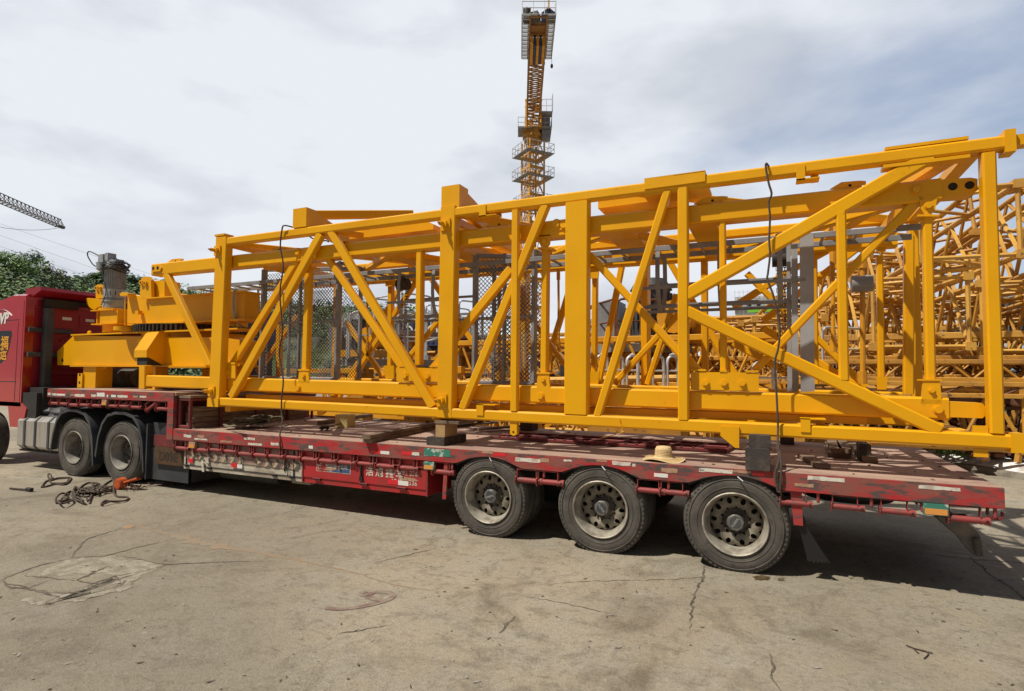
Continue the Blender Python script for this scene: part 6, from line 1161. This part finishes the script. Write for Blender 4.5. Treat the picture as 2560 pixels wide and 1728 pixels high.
# ================================================================== tower crane in the centre
TS = 60.0
def towercrane():
    top = F(1333, 300, TS); zt_ = top.z; c = vec(top.x, top.y, 0); t = empty('tower_crane', c, 'tall yellow tower crane rising behind the trailer, seen from below its counter-jib', 'tower crane')
    yaw = math.atan2(-c.x, -c.y); f = vec(math.sin(R(-12))*1, -math.cos(R(12)), 0)   # towards the viewer
    e0 = F(1347, 42, 44); k = (zt_-H)/(e0.z-H); E_ = vec(e0.x*k, e0.y*k, zt_); f = (E_-vec(c.x, c.y, zt_)); JL = f.length; f.normalize(); s = vec(f.y, -f.x, 0); s = s if s.x > 0 else -s
    a = (f*math.cos(.5)+s*math.sin(.5)); a2 = vec(-a.y, a.x, 0); zm = F(1333, 358, TS).z; U = vec(0, 0, 1); w = .86
    C = MB(); Bc = MB(); nb = int(zm/1.45)
    cs = [c+a*w*i+a2*w*j for i, j in ((1, 1), (-1, 1), (-1, -1), (1, -1))]
    for q in cs: C.tube(q, q+U*zm, .16, .16)
    for i in range(nb):
        z0, z1 = zm*i/nb, zm*(i+1)/nb
        for k2 in range(4):
            p, q = cs[k2], cs[(k2+1) % 4]; m_ = (p+q)/2
            Bc.tube(p+U*z0, q+U*z0, .09, .13 if i % 2 else .3) ; Bc.tube(p+U*z0, m_+U*z1, .07, .07); Bc.tube(q+U*z0, m_+U*z1, .07, .07)
    mast = C.build('mast_legs', YEL2, t); Bc.build('mast_bracing', YEL2, t)
    def ringplat(z, r, label_name):
        b = MB(); b2 = MB(); P4 = [c+a*r*i+a2*r*j+U*z for i, j in ((1, 1), (-1, 1), (-1, -1), (1, -1))]
        I4 = [c+a*1.05*i+a2*1.05*j+U*z for i, j in ((1, 1), (-1, 1), (-1, -1), (1, -1))]
        for k2 in range(4):
            p, q, pi_, qi = P4[k2], P4[(k2+1) % 4], I4[k2], I4[(k2+1) % 4]; b.prism([p, q, qi, pi_], (0, 0, .08))
            for h_ in (.5, 1.05): b2.cyl(p+U*h_, q+U*h_, .03, 5)
            for m_ in range(5): x = p.lerp(q, m_/5); b2.cyl(x, x+U*1.1, .03, 5)
        o = b.build('ring_platform', DECKG, t); b2.build('railing', GALV, o)
    ringplat(F(1333, 393, TS).z, 1.62, ''); ringplat(F(1333, 452, TS).z, 1.62, ''); ringplat(F(1333, 520, TS).z, 1.5, '')
    # slewing unit and machinery deck
    zs = zm; b = MB(); b.cyl(c+U*zs, c+U*(zs+.4), .95, 24); b.cyl(c+U*(zs+.4), c+U*(zs+.7), 1.12, 24); b.box(c+vec(-.9, -.9, zs+.7), c+vec(.9, .9, zs+1.1)); b.build('slewing_ring', YOLD, t)
    b = MB(); zz = zs+1.1; p = c+U*zz; b.prism([p-s*1.6-f*1.2, p+s*1.9-f*1.2, p+s*1.9+f*1.2, p-s*1.6+f*1.2], (0, 0, .15)); o = b.build('machine_deck', DECKG, t)
    b = MB(); cr = [p-s*1.6-f*1.2, p+s*1.9-f*1.2, p+s*1.9+f*1.2, p-s*1.6+f*1.2]
    for k2 in range(4):
        x, y = cr[k2], cr[(k2+1) % 4]
        for h_ in (.55, 1.1): b.cyl(x+U*h_, y+U*h_, .03, 5)
        for m_ in range(5): v = x.lerp(y, m_/5); b.cyl(v, v+U*1.15, .03, 5)
    b.build('railing', GALV, o)
    b = MB(); b.prism([p+s*.75-f*.5+U*.15, p+s*1.75-f*.5+U*.15, p+s*1.75+f*.9+U*.15, p+s*.75+f*.9+U*.15], (0, 0, 1.15)); b.prism([p+s*.9+f*.9-U*.95, p+s*1.8+f*.9-U*.95, p+s*1.8-f*.2-U*.95, p+s*.9-f*.2-U*.95], (0, 0, .9)); b.build('electric_cabinet', GREY, t)
    # A-frame between deck and jib
    C, Bc = lattice(c+U*zz, c+U*(zt_+1.4), 1.5, 1.5, 3, .09, .05, up=f, sq=True)
    for v in C.v+Bc.v: v -= (s.cross(U)*0)
    off = -f*.75 if True else 0
    for v in C.v+Bc.v: v += vec(0, 0, 0)
    C.build('top_frame', YEL2, t); Bc.build('top_frame_bracing', YEL2, t)
    # counter-jib towards the viewer
    JB = mat('jib_weathered_ochre', (.30, .15, .045), .6, col2=(.20, .10, .04), scale=1.5)
    j0 = vec(c.x, c.y, zt_)-f*.5; j1 = j0+f*(JL*.66); j2 = j0+f*(JL+.5)
    C, Bc = lattice(j0, j1, 1.30, 1.2, 15, .08, .055, sq=True); C.build('counter_jib_chords', JB, t); Bc.build('counter_jib_bracing', JB, t)
    b = MB()
    for sgn in (-1, 1): b.tube(j1+s*sgn*.65, j2+s*sgn*.65, .14, .22); b.tube(j1+s*sgn*.65+U*1.0, j2+s*sgn*.65+U*.7, .1, .12)
    for k in range(7): x = j1.lerp(j2, k/6); b.tube(x-s*.65, x+s*.65, .12, .14)
    b.build('counter_jib_frame', JB, t)
    for k in range(3): x = j1+f*(.1+k*.35); b = MB(); b.prism([x-s*.6, x+s*.6, x+s*.6+f*.3, x-s*.6+f*.3], (0, 0, 1.6)); b.build('counterweight', APR, t)
    for k in range(5): x = j1+f*(1.4)+s*(-.46+k*.23); b = MB(); b.prism([x-s*.1, x+s*.1, x+s*.1+f*(JL*.34-3.2), x-s*.1+f*(JL*.34-3.2)], (0, 0, -.9)); b.build('counterweight', [YEL2, BLUEC][k % 2], t)
    for sgn in (-1, 1):
        q0, q1 = j1+f*.8+s*sgn*.72, j2+f*.3+s*sgn*.72; b = MB(); b.tube(q0+s*sgn*.06, q1+s*sgn*.06, .08, .1); b.tube(q0+s*sgn*.55, q1+s*sgn*.55, .07, .1)
        for k in range(44): v = q0.lerp(q1, (k+.5)/44); b.tube(v, v+s*sgn*.55, .09 if k % 4 == 0 else .05, .02)
        o = b.build('walkway', DECKG, t); b = MB(); n = 11
        for h_ in (.5, 1.0): b.cyl(q0+s*sgn*.55+U*h_, q1+s*sgn*.55+U*h_, .028, 5)
        for k in range(n+1): v = q0.lerp(q1, k/n)+s*sgn*.55; b.cyl(v, v+U*1.05, .028, 5); b.cyl(v-s*sgn*.55-U*.08, v-U*.05, .04, 5)
        b.build('railing', GALV, o)
    b = MB(); x = j2+f*.3
    for h_ in (0, .5, 1.0): b.cyl(x-s*1.27+U*h_, x+s*1.27+U*h_, .03, 5)
    for k in range(4): v = x+s*(-1.27+k*.847); b.cyl(v, v+U*1.05, .03, 5)
    b.build('end_railing', GALV, t)
    b = MB(); x = j2-f*.75; b.prism([x-s*.6-f*1.9+U*.05, x+s*.6-f*1.9+U*.05, x+s*.6+U*.05, x-s*.6+U*.05], (0, 0, .1)); b.build('winch_floor', JB, t)
    b = MB(); x = j2-f*.5; b.cyl(x-s*.9-U*.05, x-s*.9+U*.9, .3, 16); b.box(x-s*.55-vec(.3, .3, 0), x-s*.1+vec(.2, .2, .5)); b.build('hoist_winch', PLAST, t)
    b = MB(); x = j2-f*.2+s*.75; b.prism([x-s*.55, x+s*.55, x+s*.55+U*.45, x+s*.1+U*.8, x-s*.1+U*.8, x-s*.55+U*.45], -f*.6); b.build('blue_hook_block', BLUEC, t)
    b = MB(); x = x+U*.7; b.tube(x, x+U*3.2, .12, .1); b.build('lift_link', YEL2, t)
    b = MB(); x = j1+f*.8+s*1.3; b.cyl(x, x-U*.5, .02, 5); b.sphere(x-U*.7, .18, 8, (.7, .7, 1.2)); b.build('small_hook', DARK, t)
    # small side platform near the tower, and main jib going away
    q = j0+f*1.2+s*.75; b = MB(); b.prism([q, q+s*1.2, q+s*1.2+f*1.2, q+f*1.2], (0, 0, .06)); o = b.build('side_platform', DECKG, t); b = MB()
    for h_ in (.6, 1.2, 1.9): b.cyl(q+U*h_, q+s*1.2+U*h_, .03, 5); b.cyl(q+s*1.2+U*h_, q+s*1.2+f*1.2+U*h_, .03, 5)
    for v in (q, q+s*.6, q+s*1.2, q+s*1.2+f*1.2): b.cyl(v, v+U*1.9, .03, 5)
    b.build('railing', GALV, o)
    C, Bc = lattice(c+U*zt_-f*1.0, c+U*zt_-f*45, 1.3, 1.2, 30, .07, .035, tri=True); C.build('main_jib_chords', YEL2, t); Bc.build('main_jib_bracing', YEL2, t)
towercrane()
# --- second crane: only its jib tip shows at the left edge
def leftcrane():
    P = F(150, 567, 60); q = F(-260, 395, 45); k = (P.z-H)/(q.z-H); Q = vec(q.x*k, q.y*k, P.z); d = (Q-P).normalized(); M = mat('distant_grey_jib', (.085, .08, .078), .7)
    t = empty('tower_crane', (Q.x, Q.y, 0), 'dark lattice crane jib reaching in from the left edge of the sky', 'tower crane')
    C, Bc = lattice(P, Q, .85, .78, 34, .045, .024, tri=True); C.build('jib_chords', M, t); Bc.build('jib_bracing', M, t)
    C, Bc = lattice((Q.x, Q.y, 0), (Q.x, Q.y, Q.z), 1.6, 1.6, 18, .09, .04, up=d, sq=True); C.build('mast_legs', YEL2, t); Bc.build('mast_bracing', YEL2, t)
    b = MB(); b.path([P+vec(0, 0, -.1), P.lerp(Q, .12)+vec(0, 0, -.9), P.lerp(Q, .3)+vec(0, 0, -1.8), P.lerp(Q, .5)+vec(0, 0, -2.3), P.lerp(Q, .8)+vec(0, 0, -1.5)], .02, 5, 5); b.tube(P-d*.6, P+d*.3, .3, .2); b.build('trolley_rope', M, t)
leftcrane()
M = mat('overhead_wire', (.30, .31, .33), .6)
for i, (y0, y1) in enumerate(((515, 650), (540, 690), (572, 705), (598, 735), (617, 745))):
    b = MB(); P, Q = F(-300, y0-60, 130), F(900, y1+190, 190); pts = [P.lerp(Q, k/6)+vec(0, 0, -1.5*math.sin(math.pi*k/6)) for k in range(7)]; b.path(pts, .028, 4, 3)
    tag(b.build('overhead_wire', M), ['highest', 'second highest', 'middle', 'second lowest', 'lowest'][i]+' of the five thin power lines crossing the sky at left', 'power line', 'power lines over the hill')
# ================================================================== wooded hills
RD = [(-900, 600, 70), (-300, 640, 80), (0, 676, 85), (60, 680, 88), (120, 696, 92), (160, 712, 100), (250, 702, 125), (350, 712, 128), (450, 732, 130), (560, 752, 135), (700, 764, 140), (900, 766, 145), (1020, 776, 150), (1100, 798, 155), (1200, 840, 155), (1330, 900, 160)]
def hill():
    b = MB(); n = len(RD); vs = []
    for (x, y, t_) in RD:
        top = F(x, y, t_); foot = F(x, 944, t_*.62); foot.z = -.3; back = F(x, y, t_*1.5); back.z = -1
        for k in range(5): p = foot.lerp(top, k/4); p.z = foot.z+(top.z-foot.z)*(k/4)**.8; vs.append(p)
        vs.append(back)
    b.add(vs, [[i*6+j, (i+1)*6+j, (i+1)*6+j+1, i*6+j+1] for i in range(n-1) for j in range(5)]); HM_ = mat('hill_undergrowth', (.045, .085, .022), .9, col2=(.11, .13, .05), scale=.08, bump=.5)
    tag(b.build('hill', HM_, smooth=0), kind='structure')
hill()
LEAFS = [mat('leaf_dark', (.105, .165, .095), .8), mat('leaf_mid', (.135, .205, .095), .8), mat('leaf_light', (.19, .29, .09), .8), mat('leaf_olive', (.18, .19, .115), .8)]  # leaf colours lightened to paint in the haze of distance
def leafclump(b, c, r, n, rr, size, sq=.85):
    for _ in range(n):
        u = rr.uniform(-1, 1); a = rr.uniform(0, 6.283); q = math.sqrt(1-u*u); rad = r*rr.uniform(.55, 1.08); d = vec(q*math.cos(a), q*math.sin(a), u*sq); p = c+d*rad
        nrm = (d*.7+vec(rr.uniform(-.6, .6), rr.uniform(-.6, .6), rr.uniform(.2, 1.5))).normalized(); t = nrm.orthogonal().normalized(); t = Matrix.Rotation(rr.uniform(0, 6.3), 3, nrm) @ t; w = nrm.cross(t); s = size*rr.uniform(.5, 1.2)
        b.add([p-t*s-w*s*.5, p+t*s*.3-w*s*.8, p+t*s+w*s*.3, p-t*s*.2+w*s*.9], [[0, 1, 2, 3]])
def ridge(px):
    for i in range(len(RD)-1):
        if RD[i][0] <= px <= RD[i+1][0]: f = (px-RD[i][0])/(RD[i+1][0]-RD[i][0]); return [RD[i][k]+(RD[i+1][k]-RD[i][k])*f for k in (1, 2)]
b = MB(); rr = random.Random(7)
for k in range(1250):
    px = rr.choice([rr.uniform(-200, 560), rr.uniform(-60, 1320)]); y, t_ = ridge(px); top = F(px, y, t_); foot = F(px, 944, t_*.62); f = rr.random()**.75; p = foot.lerp(top, f); p.z = -.3+(top.z+.3)*f**.8; r = rr.uniform(1.1, 2.2)*t_/110; p.z += r*.3
    b.mi = rr.choice([0, 0, 1, 1, 1, 2, 3]) if px > 0 else rr.choice([1, 2, 1, 0]); leafclump(b, p, r, 56, rr, .27*t_/110)
tag(b.build('woodland', LEAFS, nrm=False, smooth=0), 'dense green woodland covering the low hills beyond the yard', 'woodland', kind='stuff')
TRL = [(10, 678, 84, 3.4, 2, 'bright rounded tree at the left edge of the ridge'), (60, 672, 84, 3.7, 2, 'tall pale green tree on the ridge above the cab'), (84, 666, 92, 3.2, 0, 'dark round tree behind the tall pale green one'), (120, 694, 92, 2.4, 3, 'brownish bare-topped tree right of the tall pale one'), (148, 712, 96, 2.2, 3, 'small brownish tree where the ridge dips'), (195, 710, 110, 2.2, 0, 'low dark tree in the dip of the ridge left of the motor'),
       (312, 708, 120, 2.4, 0, 'dark tree just right of the grey motor'), (343, 714, 120, 2.2, 0, 'smaller dark tree between motor and yellow strut'), (450, 738, 125, 2.4, 0, 'dark tree under the upper beam near the left end'), (240, 700, 118, 2.2, 1, 'mid green tree left of the grey motor')]
for i, (px, py, t_, r, m_, lab) in enumerate(TRL):
    c = F(px, py, t_); rr = random.Random(60+i); base = vec(c.x, c.y, c.z-r*2.1); t = empty('ridge_tree', base, lab, 'tree', 'trees on the hill ridge')
    b = MB(); b.cyl(base-vec(0, 0, 2), c-vec(0, 0, r*.2), .3, 8, .12)
    for k in range(5): a = k*1.3; b.cyl(c-vec(0, 0, r*(.9-.1*k)), c+vec(math.cos(a)*r*.7, math.sin(a)*r*.7, r*.1*k-.2), .1, 6, .03)
    b.build('trunk', RUST if 0 else WOODD, t); b = MB(); b.mi = m_
    for k in range(15): a = rr.uniform(0, 6.3); q = rr.uniform(.1, .75)*r; z = rr.uniform(-.7, .62)*r; b.mi = m_ if rr.random() < .7 else rr.choice([0, 1]); leafclump(b, c+vec(math.cos(a)*q, math.sin(a)*q, z), r*rr.uniform(.28, .45), 110, rr, .19*t_/100)
    b.build('crown', LEAFS, t, nrm=False, smooth=0)
# pines and shrubs round the back of the yard so the horizon is closed
b = MB(); rr = random.Random(71)
for k in range(170): px = rr.uniform(1250, 2700); t_ = rr.uniform(120, 150); p = F(px, 950, t_); p.z = rr.uniform(.5, 4.5); b.mi = rr.choice([0, 0, 1]); leafclump(b, p, rr.uniform(1.5, 2.6), 22, rr, .7)
tag(b.build('tree_belt', LEAFS, nrm=False, smooth=0), 'low distant belt of dark trees closing the far side of the yard', 'trees', kind='stuff')

# chips and dirt scattered on the deck
b = MB(); rr = random.Random(55)
for k in range(110):
    x = rr.uniform(XL+.2, XR-.1); y = rr.uniform(Y0+.1, Y1-.2); l = rr.uniform(.006, .026); a = rr.uniform(0, 6.3); d = vec(math.cos(a), math.sin(a), 0)*l; e = vec(-math.sin(a), math.cos(a), 0)*l*rr.uniform(.15, .5); c = vec(x, y, ZD+.001); b.mi = rr.choice([0, 0, 1])
    if xa_-.1 < x < xb_+.1 and ya-.1 < y < yb+.1: continue
    b.add([c-d-e, c+d-e, c+d+e, c-d+e, c-d-e+vec(0, 0, .008), c+d-e+vec(0, 0, .008), c+d+e+vec(0, 0, .008), c-d+e+vec(0, 0, .008)], [[4, 5, 6, 7], [0, 1, 5, 4], [1, 2, 6, 5], [2, 3, 7, 6], [3, 0, 4, 7]])
tag(b.build('deck_debris', [WOOD, WOODD]), 'small wood chips and dirt scattered over the trailer deck', 'debris', kind='stuff')
